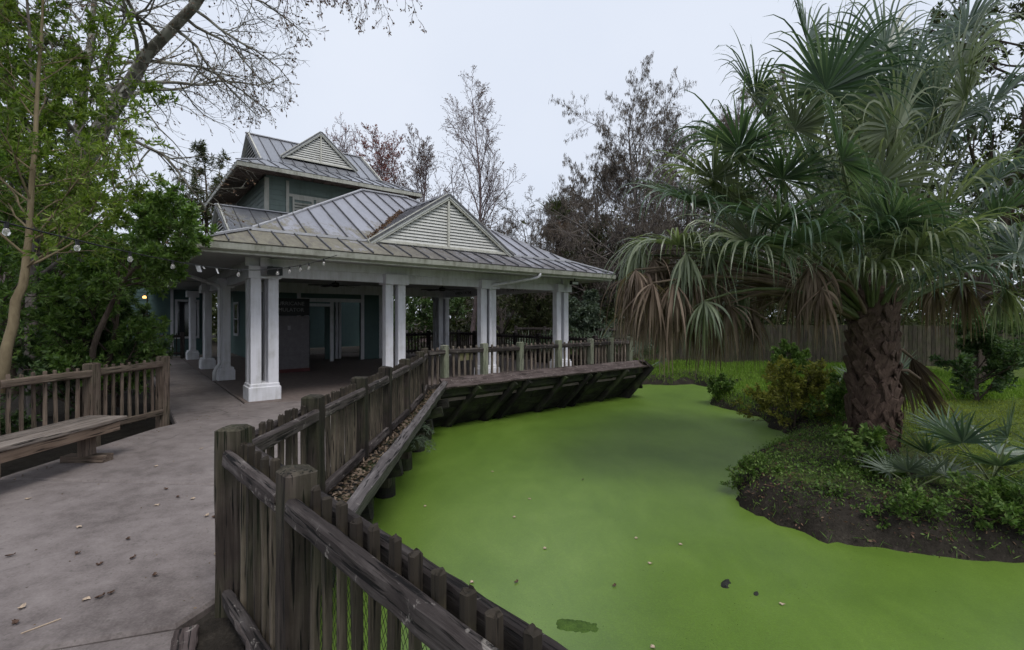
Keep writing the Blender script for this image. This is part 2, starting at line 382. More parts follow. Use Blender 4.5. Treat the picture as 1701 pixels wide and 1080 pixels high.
def ground_z(X, Y):
    X = np.asarray(X, float); Y = np.asarray(Y, float)
    d = pond_sd(X, Y)
    d = d + (.20*vnoise(X, Y, 2.3) + .12*vnoise(X, Y, 6.3))*np.clip((X-1.5), 0, 1)
    left = np.clip((2.0 - X) / 2.0, 0, 1) * np.clip((16 - Y) / 3 + (X < -3), 0, 1)
    # right bank: a short steep lip, then a gentle rise
    hr = .34*(1-np.exp(-np.maximum(d, 0)/.16)) + .16*(1-np.exp(-np.maximum(d, 0)/1.6)) + .10*vnoise(X, Y, .9)*np.clip(d*2, 0, 1) + .05*vnoise(X, Y, 4.1)*np.clip(d*4, 0, 1)
    hl = .66*(1-np.exp(-np.maximum(d, 0)/.22))
    land = WATER - .03 + hr*(1-left) + hl*left
    bed = WATER - .03 - .5*(1-np.exp(np.minimum(d, 0)/.4))
    far = np.clip((np.hypot(X, Y) - 30)/40, 0, 1)
    return np.where(d > 0, land, bed) + far*.3
def axis(fine0, fine1, step, lo, hi):
    a = list(np.arange(fine0, fine1, step)); s = step; x = a[-1]
    while x < hi: s = min(s*1.35, 30); x += s; a.append(x)
    s = step; x = a[0]; pre = []
    while x > lo: s = min(s*1.35, 30); x -= s; pre.append(x)
    return np.array(pre[::-1] + a)
gx = axis(-2.6, 13, .11, -400, 400); gy = axis(2.0, 18.5, .11, -60, 500)
GX, GY = np.meshgrid(gx, gy, indexing='ij'); GZ = ground_z(GX, GY)
nx, ny = GX.shape; idx = np.arange(nx*ny).reshape(nx, ny)
F = np.stack([idx[:-1, :-1], idx[1:, :-1], idx[1:, 1:], idx[:-1, 1:]], -1).reshape(-1, 4)
tag(obj('ground', mesh_np('ground', np.stack([GX, GY, GZ], -1), F, M['ground'], True)), kind='structure')
# pond surface under duckweed
px = np.arange(-4.5, 14, .25); py = np.arange(-6, 18.5, .25)
PX, PY = np.meshgrid(px, py, indexing='ij'); idx = np.arange(PX.size).reshape(PX.shape)
F = np.stack([idx[:-1, :-1], idx[1:, :-1], idx[1:, 1:], idx[:-1, 1:]], -1).reshape(-1, 4)
tag(obj('pond_water', mesh_np('pond_water', np.stack([PX, PY, np.full(PX.shape, WATER) + .003*vnoise(PX, PY, 3)], -1), F, M['duckweed'], True)), kind='structure')

# concrete path: four slabs with open joints
path = tag(empty('concrete_path', (-3, 4, 0)), kind='structure')
def slab(name, poly, z0, z1, mat, parent, c=.012):
    n = len(poly); P = np.array(poly, float); cen = P.mean(0)
    # inset ring for a worn edge
    ins = []
    for i in range(n):
        a, b, d = P[i-1], P[i], P[(i+1) % n]
        e1 = (b-a)/np.linalg.norm(b-a); e2 = (d-b)/np.linalg.norm(d-b)
        n1 = np.array([-e1[1], e1[0]]); n2 = np.array([-e2[1], e2[0]])
        v = n1 + n2; v = v / max(v.dot(n1), .3); ins.append(b + v*c)
    V = [(x, y, z0) for x, y in P] + [(x, y, z1-c) for x, y in P] + [(x, y, z1) for x, y in ins]
    F = [tuple(range(n-1, -1, -1)), tuple(range(2*n, 3*n))]
    for k in (0, n): F += [(k+i, k+(i+1) % n, k+n+(i+1) % n, k+n+i) for i in range(n)]
    return obj(name, mesh_np(name, V, F, mat), parent, I4)
g = .013
slab('paving_slab', [(-5.1, -3), (-1.2, -3), (-.6, .9), (-1.55, 2.25), (-1.68, 2.49-g), (-5.1, 1.41-g)], -.14, 0, M['concrete'], path, .018)
slab('paving_slab', [(-5.1, 1.41+g), (-1.74, 2.47+g), (-1.66, 2.75), (-1.62, 4.48-.02), (-5.1, 4.74-.02)], -.14, .002, M['concrete'], path, .018)
slab('paving_slab', [(-5.1, 4.74+.02), (-1.62, 4.48+.02), (-1.62, 9.74), b2(-.08, -.1), b2(-1.21, -1.35), (-5.12, 6.9)], -.14, 0, M['concrete'], path, .018)
slab('paving_slab', [b2(-1.21, -1.33), b2(-.09, -.085), b2(-.09, 12.6), b2(-1.21, 12.6)], -.14, -.003, M['concrete'], path, .018)
fl = slab('pavilion_floor', [b2(-.07, -.06), b2(3.05, -1.52), b2(9.75, -1.52), b2(9.75, 9.5), b2(-.07, 12.6)], -.16, 0.0, M['floor'], None)
tag(fl, kind='structure')
# bare dirt wedge at the railing's foot with an old board
tag(slab('dirt_patch', [(-1.70, 2.47), (-1.56, 2.27), (-1.2, 1.7), (-1.0, 1.85), (-1.5, 2.68), (-1.65, 2.72)], -.2, -.02, M['ground'], None), kind='structure')

# ------------------------------------------------------------------ wood pieces: long axis on local z so the grain follows it
_pc = {}
def plank_mesh(name, L, w, t, mat, seg=1, jit=0.0, var=0, ch=.006, tip=0.0):
    key = (round(L, 3), w, t, mat.name, seg, jit, var, tip)
    if key in _pc: return _pc[key]
    r = np.random.default_rng(abs(hash((round(L, 3), w, t, var))) % 2**31)
    x, y = w/2, t/2; c = min(ch, x*.5, y*.5)
    prof = np.array([(-x+c, -y), (x-c, -y), (x, -y+c), (x, y-c), (x-c, y), (-x+c, y), (-x, y-c), (-x, -y+c)])
    zs = list(np.linspace(0, L, seg+1)); sc = [1.0]*(seg+1)
    if tip: zs = zs[:-1] + [L - tip, L]; sc = sc[:-1] + [1.0, .72]
    V = []
    dr = np.zeros(2)
    for k, (z, s) in enumerate(zip(zs, sc)):
        p = prof * s
        if jit:
            dr = dr*.7 + r.normal(0, jit*.5, 2)
            p = p + dr + r.normal(0, jit, p.shape)
        dz = r.normal(0, jit*2.2, 8) if jit and k in (0, len(zs)-1) else np.zeros(8)
        V += [(a, b, z+d) for (a, b), d in zip(p, dz)]
    n = len(zs)
    F = [tuple(range(7, -1, -1)), tuple(range((n-1)*8, n*8))]
    for k in range(n-1):
        F += [(k*8+i, k*8+(i+1) % 8, k*8+8+(i+1) % 8, k*8+8+i) for i in range(8)]
    me = mesh_np(name, V, F, mat); _pc[key] = me
    return me
def plank(name, parent, p0, p1, w, t, mat, side=(0, 0, 1), seg=1, jit=0.0, var=0, tip=0.0, ch=.006):
    """w along 'side' made square to the piece, t across it"""
    p0 = Vector(p0); p1 = Vector(p1); d = p1 - p0; L = d.length; z = d.normalized()
    s = Vector(side); s = (s - z * s.dot(z)).normalized(); y = z.cross(s)
    Mx = Matrix(((s.x, y.x, z.x, p0.x), (s.y, y.y, z.y, p0.y), (s.z, y.z, z.z, p0.z), (0, 0, 0, 1)))
    return obj(name, plank_mesh(name, L, w, t, mat, seg, jit, var, ch, tip), parent, Mx)

def railing(name, label, posts, h=.99, z0=0.0, post_w=.14, mats=('post_dark', 'rail_dark', 'picket'), gap=.118, rails=True, group=None,
            zr=.90, zp=.945, zb=.22, near=False, bottom='both', post_mats=None, skip_posts=(), low=.06, picket_w=.031, foot=.45):
    root = empty(name, (*posts[0][:2], z0)); tag(root, label, 'railing', group)
    r = np.random.default_rng(len(label)*7 + len(posts))
    P = [np.array(p[:2], float) for p in posts]
    n = len(P)
    for i, p in enumerate(P):
        if i in skip_posts: continue
        d = (P[min(i+1, n-1)] - P[max(i-1, 0)]) if 0 < i < n-1 else (P[1]-P[0] if i == 0 else P[-1]-P[-2])
        if i == 0 or i == n-1: pass
        d = d/np.linalg.norm(d); hh = h + r.normal(0, .006)
        m = M[(post_mats[i] if post_mats else mats[0])]
        plank('post', root, (*p, z0-foot), (*(p + r.normal(0, .004, 2)), z0+hh), post_w, post_w, m, side=(d[0], d[1], 0), seg=8 if near else 4, jit=.0016 if near else .0012, var=i % 4 if not near else i, ch=.012, tip=.012)
    for i in range(n-1):
        a, b = P[i], P[i+1]; L = np.linalg.norm(b-a); e = (b-a)/L; q = np.array([-e[1], e[0]])
        a2 = a + e*(post_w/2-.005); b2_ = b - e*(post_w/2-.005)
        sg = max(3, int(L/.12)) if near else max(2, int(L/.3)); jj = .0017 if near else .0015
        for sgn in (1, -1):
            o = q*sgn*.047
            zz = zr + (0 if sgn > 0 else -.012) + r.normal(0, .004)
            plank('top_rail', root, (*(a2+o), z0+zz-.045), (*(b2_+o), z0+zz-.045+r.normal(0, .004)), .092, .052, M[mats[1]], seg=sg, jit=jj, var=i*2+(sgn > 0), ch=.014)
            if bottom == 'both' or (bottom == 'one' and sgn > 0):
                plank('bottom_rail', root, (*(a2+o), z0+zb-.04), (*(b2_+o), z0+zb-.04), .085, .05, M[mats[1]], seg=sg, jit=jj, var=i*2+(sgn > 0)+50, ch=.01)
        Li = np.linalg.norm(b2_-a2); k = max(1, int(round(Li/gap)) - 1)
        for j in range(k):
            p = a2 + e*(Li*(j+1)/(k+1) + r.normal(0, .004)); v = int(r.integers(0, 6))
            plank('picket', root, (*p, z0+low), (*(p + r.normal(0, .005, 2)), z0+zp+round(float(r.uniform(-.014, .012))/.004)*.004), picket_w, .034, M[mats[2]], side=(e[0], e[1], 0), seg=4, jit=.0022 if near else .0014, var=v, tip=.006)
    return root

P0 = (-1.535, 2.65); PD = np.array([.69, -.724]); PD /= np.linalg.norm(PD)
P1 = np.array([-.872, 1.955]); P2 = P1 + PD*1.75
near = railing('boardwalk_railing', 'nearest dark weathered wooden railing with a heavy split top rail and wire mesh', [P0, P1, P2], near=True, zb=.13, low=.03, post_w=.132, mats=('post_dark', 'rail_dark', 'picket'), skip_posts=(0,))
side_posts = [P0, (-1.54, 3.72), (-1.54, 4.87), (-1.54, 5.81), (-1.55, 6.96), (-1.60, 8.35), (-1.72, 9.42)]
side = railing('boardwalk_railing', 'long brown wooden railing along the walkway edge over the water', side_posts, zb=.27, mats=('post_dark', 'rail_dark', 'picket'), near=True, gap=.112)
deck_t = [4.37, 5.40, 6.66, 7.85, 8.67, 9.52]
deck_posts = [(-1.72, 9.42), b2(3.36, -1.47)] + [b2(t, -1.47) for t in deck_t]
railing('deck_railing', 'greyish wooden railing with pale green posts along the front of the pavilion deck', deck_posts, z0=.02, foot=.04, zb=.2, low=.05, mats=('post_green', 'rail_dark', 'picket_grey'), gap=.15, skip_posts=(0,), picket_w=.05)
back_posts = [b2(9.52, -1.47 + k*1.3) for k in range(0, 8)]
railing('deck_railing', 'shaded brown wooden railing on the far right side of the pavilion deck', back_posts, z0=.02, foot=.04, zb=.2, mats=('rail_dark', 'rail_dark', 'picket'), gap=.14, skip_posts=(0,), picket_w=.05)
fb = [b2(9.52 - k*1.4, 7.75) for k in range(0, 4)]
railing('deck_railing', 'dark wooden railing at the back of the pavilion beside the teal wall', fb, z0=.02, foot=.04, zb=.2, mats=('rail_dark', 'rail_dark', 'picket'), gap=.14, skip_posts=(0,), picket_w=.05)
far_posts = [(.2 + 1.5*k*.93, 24.0 - .55*k*1.2) for k in range(0, 5)]
railing('boardwalk_railing', 'distant dark railing of another boardwalk seen beyond the pavilion deck', far_posts, z0=.15, zb=.2, mats=('rail_dark', 'rail_dark', 'picket'), gap=.16, picket_w=.05)
left_posts = [(-5.47, 7.50), (-5.55, 6.33), (-5.63, 5.15), (-5.71, 3.97)]
railing('path_railing', 'short brown wooden railing behind the bench on the left of the path', left_posts, h=.985, zr=.90, zp=.945, zb=.16, low=.06, mats=('fence_left', 'fence_left', 'fence_left'), gap=.125, near=True, bottom='one', picket_w=.032)
endr = [b2(-1.1, 12.4), b2(-.05, 12.4)]
railing('path_railing', 'far dark railing closing the shaded walk beside the white columns', endr, mats=('rail_dark', 'rail_dark', 'picket'), gap=.13)

# welded wire mesh on the water side of the nearest railing
def wire_mesh():
    mb = []; p = P1 + PD*.08 + np.array([PD[1], -PD[0]])*-.03; L = 1.55; z0, z1 = .15, .80
    q = np.array([-PD[1], PD[0]]); p = P1 + PD*.08 + q*.027
    V = []; Fc = []; cw, chh = .026, .045; rr = .0011
    n = int(L/cw)
    for fam in (1, -1):
        for k in range(-int((z1-z0)/chh)-1, n+int((z1-z0)/chh)+1):
            s0 = k*cw
            pts = []
            ta, tb = 0.0, (z1-z0)/chh*cw
            lo, hi = 0.0, 1.0
            x0, x1 = s0, s0 + fam*tb
            if max(x0, x1) < 0 or min(x0, x1) > L: continue
            # clip to [0, L]
            def cl(x): return (x - x0)/(x1-x0)
            f0, f1 = sorted((cl(0), cl(L))); f0 = max(f0, 0); f1 = min(f1, 1)
            if f1 - f0 < .02: continue
            for f in (f0, f1):
                s = x0 + (x1-x0)*f; pts.append(np.array([*(p + PD*s), z0+(z1-z0)*f]))
            b = len(V); d = pts[1]-pts[0]; d /= np.linalg.norm(d); u = np.array([q[0], q[1], 0]); w = np.cross(d, u)
            for P_ in pts:
                for a in range(3):
                    an = 2.094*a; V.append(P_ + rr*(math.cos(an)*u + math.sin(an)*w))
            Fc += [(b+i, b+(i+1) % 3, b+3+(i+1) % 3, b+3+i) for i in range(3)]
    o = obj('wire_mesh', mesh_np('wire_mesh', V, np.array(Fc), M['iron']), near, I4); tag(o, kind='stuff')
wire_mesh()
# boards lying at the foot of the nearest railing
tag(plank('loose_board', None, (-1.47, 2.56, .045), (-1.02, 2.02, .02), .17, .045, M['rail_dark'], side=(-.3, -.25, 1), seg=10, jit=.004), 'dark rotting board leaning at the foot of the nearest railing', 'board')
tag(plank('loose_board', None, (-1.66, 2.44, -.004), (-1.40, 2.0, -.004), .035, .11, M['rim'], seg=8, jit=.003), 'short flat plank lying in the dirt by the path edge', 'board')

# ------------------------------------------------------------------ walkway edge and deck skirt over the water
bw = tag(empty('boardwalk_edge', (-1.3, 6, -.8)), 'sloping grey timber edge of the walkway standing on dark piles in the pond', 'boardwalk')
plank('rim_beam', bw, (-1.13, 2.35, .17), (-1.385, 9.78, .19), .20, .10, M['rim_grey'], side=(.35, 0, 1), seg=30, jit=.004)
plank('ledge_board', bw, (-1.40, 2.85, .10), (-1.52, 9.6, .10), .05, .24, M['under'], seg=10, jit=.003)
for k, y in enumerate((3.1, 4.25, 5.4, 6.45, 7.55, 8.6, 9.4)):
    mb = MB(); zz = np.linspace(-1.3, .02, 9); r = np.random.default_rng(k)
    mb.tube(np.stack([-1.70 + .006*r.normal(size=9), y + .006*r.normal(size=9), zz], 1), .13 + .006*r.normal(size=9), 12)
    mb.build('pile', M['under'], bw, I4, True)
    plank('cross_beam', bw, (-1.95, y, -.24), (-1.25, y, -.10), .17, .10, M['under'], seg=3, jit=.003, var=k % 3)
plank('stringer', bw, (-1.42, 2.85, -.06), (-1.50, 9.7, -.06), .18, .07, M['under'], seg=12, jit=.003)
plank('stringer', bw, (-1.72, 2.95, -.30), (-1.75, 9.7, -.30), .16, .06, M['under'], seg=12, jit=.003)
dk = tag(empty('deck_edge', b2(6.4, -1.6) + (-.8,)), 'dark flared timber skirt with slanting struts under the pavilion deck', 'deck')
plank('rim_board', dk, B(3.20, -1.64, .235), B(10.08, -1.64, .235), .055, .30, M['rim'], side=tuple(B(0, -.55, 0) - B(0, 0, 0) + np.array([0, 0, .83])), seg=30, jit=.003)
plank('rim_board', dk, B(9.93, -1.80, .235), B(9.93, 7.9, .235), .055, .30, M['rim'], side=tuple(B(.55, 0, 0) - B(0, 0, 0) + np.array([0, 0, .83])), seg=20, jit=.003)
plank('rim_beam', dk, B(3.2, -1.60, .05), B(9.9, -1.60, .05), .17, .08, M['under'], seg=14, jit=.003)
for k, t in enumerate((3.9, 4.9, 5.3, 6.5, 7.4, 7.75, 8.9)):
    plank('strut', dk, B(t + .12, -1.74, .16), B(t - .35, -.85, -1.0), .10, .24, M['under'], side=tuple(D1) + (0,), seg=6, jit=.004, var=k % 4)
for r_ in range(5):
    f0 = (r_ + .5)/5; uu = -1.60 + .78*f0; zz = .02 - .95*f0
    for k in range(5):
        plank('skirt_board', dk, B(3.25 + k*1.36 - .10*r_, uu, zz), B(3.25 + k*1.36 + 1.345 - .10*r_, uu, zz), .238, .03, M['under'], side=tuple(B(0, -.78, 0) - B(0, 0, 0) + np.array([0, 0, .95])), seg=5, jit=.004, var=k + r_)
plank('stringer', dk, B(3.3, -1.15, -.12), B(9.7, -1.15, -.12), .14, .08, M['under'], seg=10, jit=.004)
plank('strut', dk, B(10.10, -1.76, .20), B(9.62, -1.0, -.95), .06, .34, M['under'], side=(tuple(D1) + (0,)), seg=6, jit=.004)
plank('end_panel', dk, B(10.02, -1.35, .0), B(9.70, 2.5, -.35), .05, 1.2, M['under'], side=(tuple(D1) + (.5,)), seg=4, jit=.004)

# ------------------------------------------------------------------ roofs: every standing-seam pan is a piece
def clip_poly(P, axis_, v, keep_less):
    out = []
    for i in range(len(P)):
        a, b = P[i], P[(i+1) % len(P)]
        ia = (a[axis_] <= v) if keep_less else (a[axis_] >= v); ib = (b[axis_] <= v) if keep_less else (b[axis_] >= v)
        if ia: out.append(a)
        if ia != ib:
            f = (v - a[axis_])/(b[axis_]-a[axis_]); out.append(a + (b-a)*f)
    return out
def roof_slope(parent, poly, eave, mat, w=.42, lift=0.0, name='roof_slope', off=0.0):
    """poly: planar 3d polygon in building coordinates; pans run square to the eave direction"""
    P = np.array(poly, float); e = np.array(eave, float); e /= np.linalg.norm(e)
    n = np.zeros(3)
    for i in range(len(P)): n += np.cross(P[i]-P[0], P[(i+1) % len(P)]-P[0])
    n /= np.linalg.norm(n); n = n if n[2] > 0 else -n
    v = np.cross(n, e); o = P[0] + n*lift
    Q = np.stack([(P-P[0]) @ e, (P-P[0]) @ v], 1)
    mb = MB()
    deck = [o - n*.03 + e*q[0] + v*q[1] for q in Q]
    mb.slab(deck, .03, n)
    root = mb.build(name, M['soffit'], parent)
    s0 = Q[:, 0].min(); s1 = Q[:, 0].max(); s = s0 + off
    edges = []
    k0 = s if off == 0 else s - w
    ss = []
    x = s0 - (w - off if off else 0)
    while x < s1 - .02: ss.append((max(x, s0), min(x + w, s1))); x += w
    for a, b in ss:
        if b - a < .015: continue
        C = clip_poly(clip_poly([q for q in Q], 0, a, False), 0, b, True)
        if len(C) < 3: continue
        C = np.array(C); keep = [C[0]]
        for c in C[1:]:
            if np.hypot(*(c-keep[-1])) > 1e-4: keep.append(c)
        if len(keep) > 1 and np.hypot(*(keep[0]-keep[-1])) < 1e-4: keep.pop()
        if len(keep) < 3: continue
        C = np.array(keep); pm = MB()
        ring = [o + e*q[0] + v*q[1] for q in C]
        nn = np.cross(ring[1]-ring[0], ring[2]-ring[0])
        if nn.dot(n) < 0: ring = ring[::-1]
        pm.slab(ring, .012, n); nring = len(pm.f)
        # the seam standing on the pan's edge
        at_a = C[np.abs(C[:, 0]-a) < 1e-3][:, 1]
        if len(at_a) >= 2 and at_a.max()-at_a.min() > .05:
            pm.bar(o + e*(a+.004) + v*at_a.min() + n*.016, o + e*(a+.004) + v*at_a.max() + n*.016, .020, .036, n)
        po = pm.build('roof_pan', mat, root, W[parent])
        if len(po.data.polygons) > nring: 
            po.data.materials.append(M['seam'])
            for pf in po.data.polygons[nring:]: pf.material_index = 1
    return root
def ridge_cap(parent, a, b, w=.12, t=.035, mat=None, up=(0, 0, 1)):
    mb = MB(); mb.bar(a, b, w, t, up); return mb.build('ridge_cap', mat or M['trim_metal'], parent)
def gable(parent, c, half, zb, za, axis_, pos, sign, nsl, mat_slat, trim=.11, name='gable', mull=True, rake_out=.10):
    """louvred triangle; axis_ 0: face square to u (runs along t), axis_ 1: face square to t"""
    def p(s, d, z): return (c+s, pos+d*sign, z) if axis_ == 0 else (pos+d*sign, c+s, z)
    mb = MB()
    tri = [p(-half+.02, .09, zb+.01), p(half-.02, .09, zb+.01), p(0, .09, za-.02)]
    nrm = np.array(p(0, -1, 0)) - np.array(p(0, 0, 0))
    mb.slab(tri, .03, nrm)
    root = mb.build(name, M['dark'], parent)
    hgt = za - zb; z0 = zb + .05
    pitch = (hgt - .16)/nsl
    for k in range(nsl):
        z = z0 + pitch*(k+.5); hw = half*(1-(z+pitch*.2-zb)/hgt) - trim*1.0
        if hw < .05: continue
        s = MB(); s.bar(p(-hw, .035, z), p(hw, .035, z), pitch*.98, .012, np.array(p(0, -.90, .44)) - np.array(p(0, 0, 0)))
        s.build('louver_slat', mat_slat, root, W[parent])
    for sg in (-1, 1):
        a = np.array(p(sg*(half+.06), -.02, zb-.05)); b = np.array(p(0, -.02, za+.0))
        nn = np.array(p(-0.0, 0, 1)) - np.array(p(0, 0, 0))
        s = MB(); s.bar(a, b, .05, .15, (0, 0, 1)); s.build('rake_board', M['cream'], root, W[parent])
    s = MB(); s.bar(p(-half, .0, zb+.02), p(half, .0, zb+.02), .05, .06); s.build('sill_board', M['cream'], root, W[parent])
    if mull:
        s = MB(); s.bar(p(0, -.005, zb+.05), p(0, -.005, za-.08), .05, .05, np.array(p(0, 1, 0))-np.array(p(0, 0, 0))); s.build('mullion', M['cream'], root, W[parent])
    return root

# ------------------------------------------------------------------ the open pavilion
pav = tag(empty('pavilion', M=MBLD), 'open pavilion with white double columns, ribbed grey hip roof and louvred front gable', 'pavilion')
o_ = .876; LL = 8.672; S_ = 4.501; ZE, ZB, ZR, SB = 2.864, 3.255, 5.299, .952
T0, T1, U0, U1 = -o_, LL+o_, -o_, 2*S_-o_
tb0, tb1, ub0, ub1 = T0+SB, T1-SB, U0+SB, U1-SB
r0, r1, ur = T0+S_, T1-S_, U0+S_
RM = M['roof']
roof_slope(pav, [(T0,U0,ZE),(T1,U0,ZE),(tb1,ub0,ZB),(tb0,ub0,ZB)], (1,0,0), RM)
roof_slope(pav, [(T0,U1,ZE),(T0,U0,ZE),(tb0,ub0,ZB),(tb0,ub1,ZB)], (0,-1,0), RM)
roof_slope(pav, [(T1,U0,ZE),(T1,U1,ZE),(tb1,ub1,ZB),(tb1,ub0,ZB)], (0,1,0), RM)
roof_slope(pav, [(T1,U1,ZE),(T0,U1,ZE),(tb0,ub1,ZB),(tb1,ub1,ZB)], (-1,0,0), RM)
cD, hD, zD = LL/2, 1.957, 4.53
x = .05    # the upper roof laps over the skirt
roof_slope(pav, [(tb0-x,ub0-x,ZB+.015),(tb1+x,ub0-x,ZB+.015),(r1,ur,ZR),(r0,ur,ZR)], (1,0,0), RM, off=.17)
roof_slope(pav, [(tb0-x,ub1+x,ZB+.015),(tb0-x,ub0-x,ZB+.015),(r0,ur,ZR)], (0,-1,0), RM)
roof_slope(pav, [(tb1+x,ub0-x,ZB+.015),(tb1+x,ub1+x,ZB+.015),(r1,ur,ZR)], (0,1,0), RM)
roof_slope(pav, [(tb1+x,ub1+x,ZB+.015),(tb0-x,ub1+x,ZB+.015),(r0,ur,ZR),(r1,ur,ZR)], (-1,0,0), RM)
sl = (ZR-ZB)/(ur-ub0); ub = ub0 + (zD-ZB)/sl; uf = ub0 - .16
roof_slope(pav, [(cD-hD-.05,uf,ZB-.02),(cD,uf,zD+.03),(cD,ub+.05,zD+.03),(cD-hD-.05,ub0,ZB-.02)], (0,1,0), RM, w=.45, name='dormer_slope')
roof_slope(pav, [(cD+hD+.05,uf,ZB-.02),(cD,uf,zD+.03),(cD,ub+.05,zD+.03),(cD+hD+.05,ub0,ZB-.02)], (0,1,0), RM, w=.45, name='dormer_slope')
gable(pav, cD, hD, ZB, zD, 0, ub0-.10, 1, 15, M['slat'])
ridge_cap(pav, (r0,ur,ZR+.03), (r1,ur,ZR+.03)); ridge_cap(pav, (cD,uf,zD+.055), (cD,ub,zD+.055), .10)
for (a, b, c2) in (((T0,U0,ZE),(tb0,ub0,ZB),(r0,ur,ZR)), ((T1,U0,ZE),(tb1,ub0,ZB),(r1,ur,ZR)), ((T0,U1,ZE),(tb0,ub1,ZB),(r0,ur,ZR)), ((T1,U1,ZE),(tb1,ub1,ZB),(r1,ur,ZR))):
    up = np.array([0, 0, .035])
    ridge_cap(pav, np.array(a)+up, np.array(b)+up, .09); ridge_cap(pav, np.array(b)+up, np.array(c2)+up, .09)
for a, b in (((tb0,ub0),(tb1,ub0)),):
    mb = MB(); mb.bar((a[0]-.03, a[1]-.075, ZB+.0), (b[0]+.03, b[1]-.075, ZB+.0), .03, .05); mb.build('break_trim', M['trim_metal'], pav)
# gutters, fascia, ceiling
def gutter(parent, a, b, out, mat):
    a = np.array(a, float); b = np.array(b, float); out = np.array(out, float)
    prof = [(.0, 0), (.0, -.11), (.05, -.125), (.085, -.10), (.10, -.02), (.105, 0.0), (.09, 0.0), (.085, -.03)]
    V = []; n = len(prof)
    for p in (a, b):
        for d, z in prof: V.append(p + out*d + np.array([0, 0, z]))
    F = [(i, i+1, n+i+1, n+i) for i in range(n-1)] + [tuple(range(n)), tuple(range(2*n-1, n-1, -1))]
    mb = MB(); mb.add(V, F); return mb.build('gutter', mat, parent)
gutter(pav, (T0,U0+.02,ZE-.035), (T1,U0+.02,ZE-.035), (0,-1,0), M['fascia'])
gutter(pav, (T0+.02,U1,ZE-.035), (T0+.02,U0,ZE-.035), (-1,0,0), M['fascia'])
gutter(pav, (T1-.02,U0,ZE-.035), (T1-.02,U1,ZE-.035), (1,0,0), M['fascia'])
for lo, hi in (((T0+.03,U0+.025,ZE-.20),(T1-.03,U0+.06,ZE-.05)), ((T0+.03,U0+.06,ZE-.20),(T0+.06,U1-.06,ZE-.05)), ((T1-.06,U0+.06,ZE-.20),(T1-.03,U1-.06,ZE-.05))):
    MB().box(lo, hi).build('fascia_board', M['cream'], pav)
MB().box((T0+.05,U0+.055,2.725),(T1-.05,U1-.05,2.75)).build('ceiling', M['soffit'], pav)
# beams on the column lines
def beam(a, b, z0=2.37, z1=2.73, w=.16): 
    mb = MB(); mb.bar((*a, (z0+z1)/2), (*b, (z0+z1)/2), w, z1-z0); return mb.build('beam', M['white'], pav)
yb = .24
beam((-.0,yb), (LL+.02,yb)); beam((.28,.0), (.28,7.3)); beam((LL-.28,0), (LL-.28,7.3)); beam((0,7.0), (LL,7.0), 2.40, 2.725)
MB().box((-.04,.10,2.56),(LL+.04,.145,2.728)).build('frieze_board', M['white'], pav)
MB().box((.10,.15,2.56),(.145,7.3,2.728)).build('frieze_board', M['white'], pav)
# columns
def make_column(shafts, bw_, bd_, M0=MBLD):
    c = empty('column', parent=pav, M=M0)
    b = MB(); b.cbox((0,0,0), (bw_,bd_,.26), .012); b.build('base', M['white'], c)
    b = MB(); b.cbox((.022,.022,.26), (bw_-.022,bd_-.022,.325), .018); b.build('plinth', M['white'], c)
    for (x0, y0) in shafts:
        b = MB(); b.cbox((x0,y0,.325), (x0+.185,y0+.185,2.36), .006); b.build('shaft', M['white'], c)
    b = MB(); b.cbox((.0,.0,2.33), (bw_-.0,bd_-.0,2.56), .006); b.build('capital', M['white'], c)
    return c
def place(c0, t, u):
    Mx = MBLD @ Matrix.Translation((t, u, 0)); c = link(c0.copy(), pav, Mx)
    for ch in c0.children: link(ch.copy(), c, Mx)
    return c
corner = make_column([(.04,.04),(.345,.04),(.04,.345),(.345,.345)], .57, .57)
place(corner, LL-.57, 6.9)
Mx = MBLD @ Matrix.Translation((2.73,0,0)); front = make_column([(.04,.10),(.345,.10)], .57, .385, Mx)
for t in (5.36, LL-.57): place(front, t, 0)
Mx = MBLD @ Matrix.Translation((0,3.79,0)); sidec = make_column([(.10,.04),(.10,.345)], .385, .57, Mx)
for t, u in ((0, 7.13), (0, 11.27), (LL-.385, 3.6)): place(sidec, t, u)
# downspouts
def tube_part(name, pts, r, mat, parent, k=10, M_=None):
    mb = MB(); mb.tube(pts, r, k); return mb.build(name, mat, parent, M_ if M_ is not None else W[parent], True)
ds = 5.36 + .57
tube_part('downspout', [(ds+.62,U0-.02,ZE-.12),(ds+.62,U0-.02,ZE-.20),(ds+.60,U0+.02,ZE-.245),(ds+.30,-.35,2.53),(ds-.18,-.06,2.44),(ds-.27,.045,2.40),(ds-.27,.045,2.3),(ds-.27,.045,.34),(ds-.27,.03,.25),(ds-.27,-.03,.1)], .042, M['white'], pav)
tube_part('downspout', [(T0-.02,3.1,ZE-.12),(T0-.02,3.1,ZE-.22),(T0+.06,3.15,ZE-.27),(-.18,3.65,2.42),(.02,3.80,2.36),(.04,3.84,2.25),(.04,3.84,.42),(-.02,3.80,.34),(-.085,3.72,.22),(-.085,3.72,.02)], .042, M['white'], pav)
MB().bar((.2,1.0,2.50),(.2,1.05,2.50),.02,.02).build('hook', M['black'], pav)

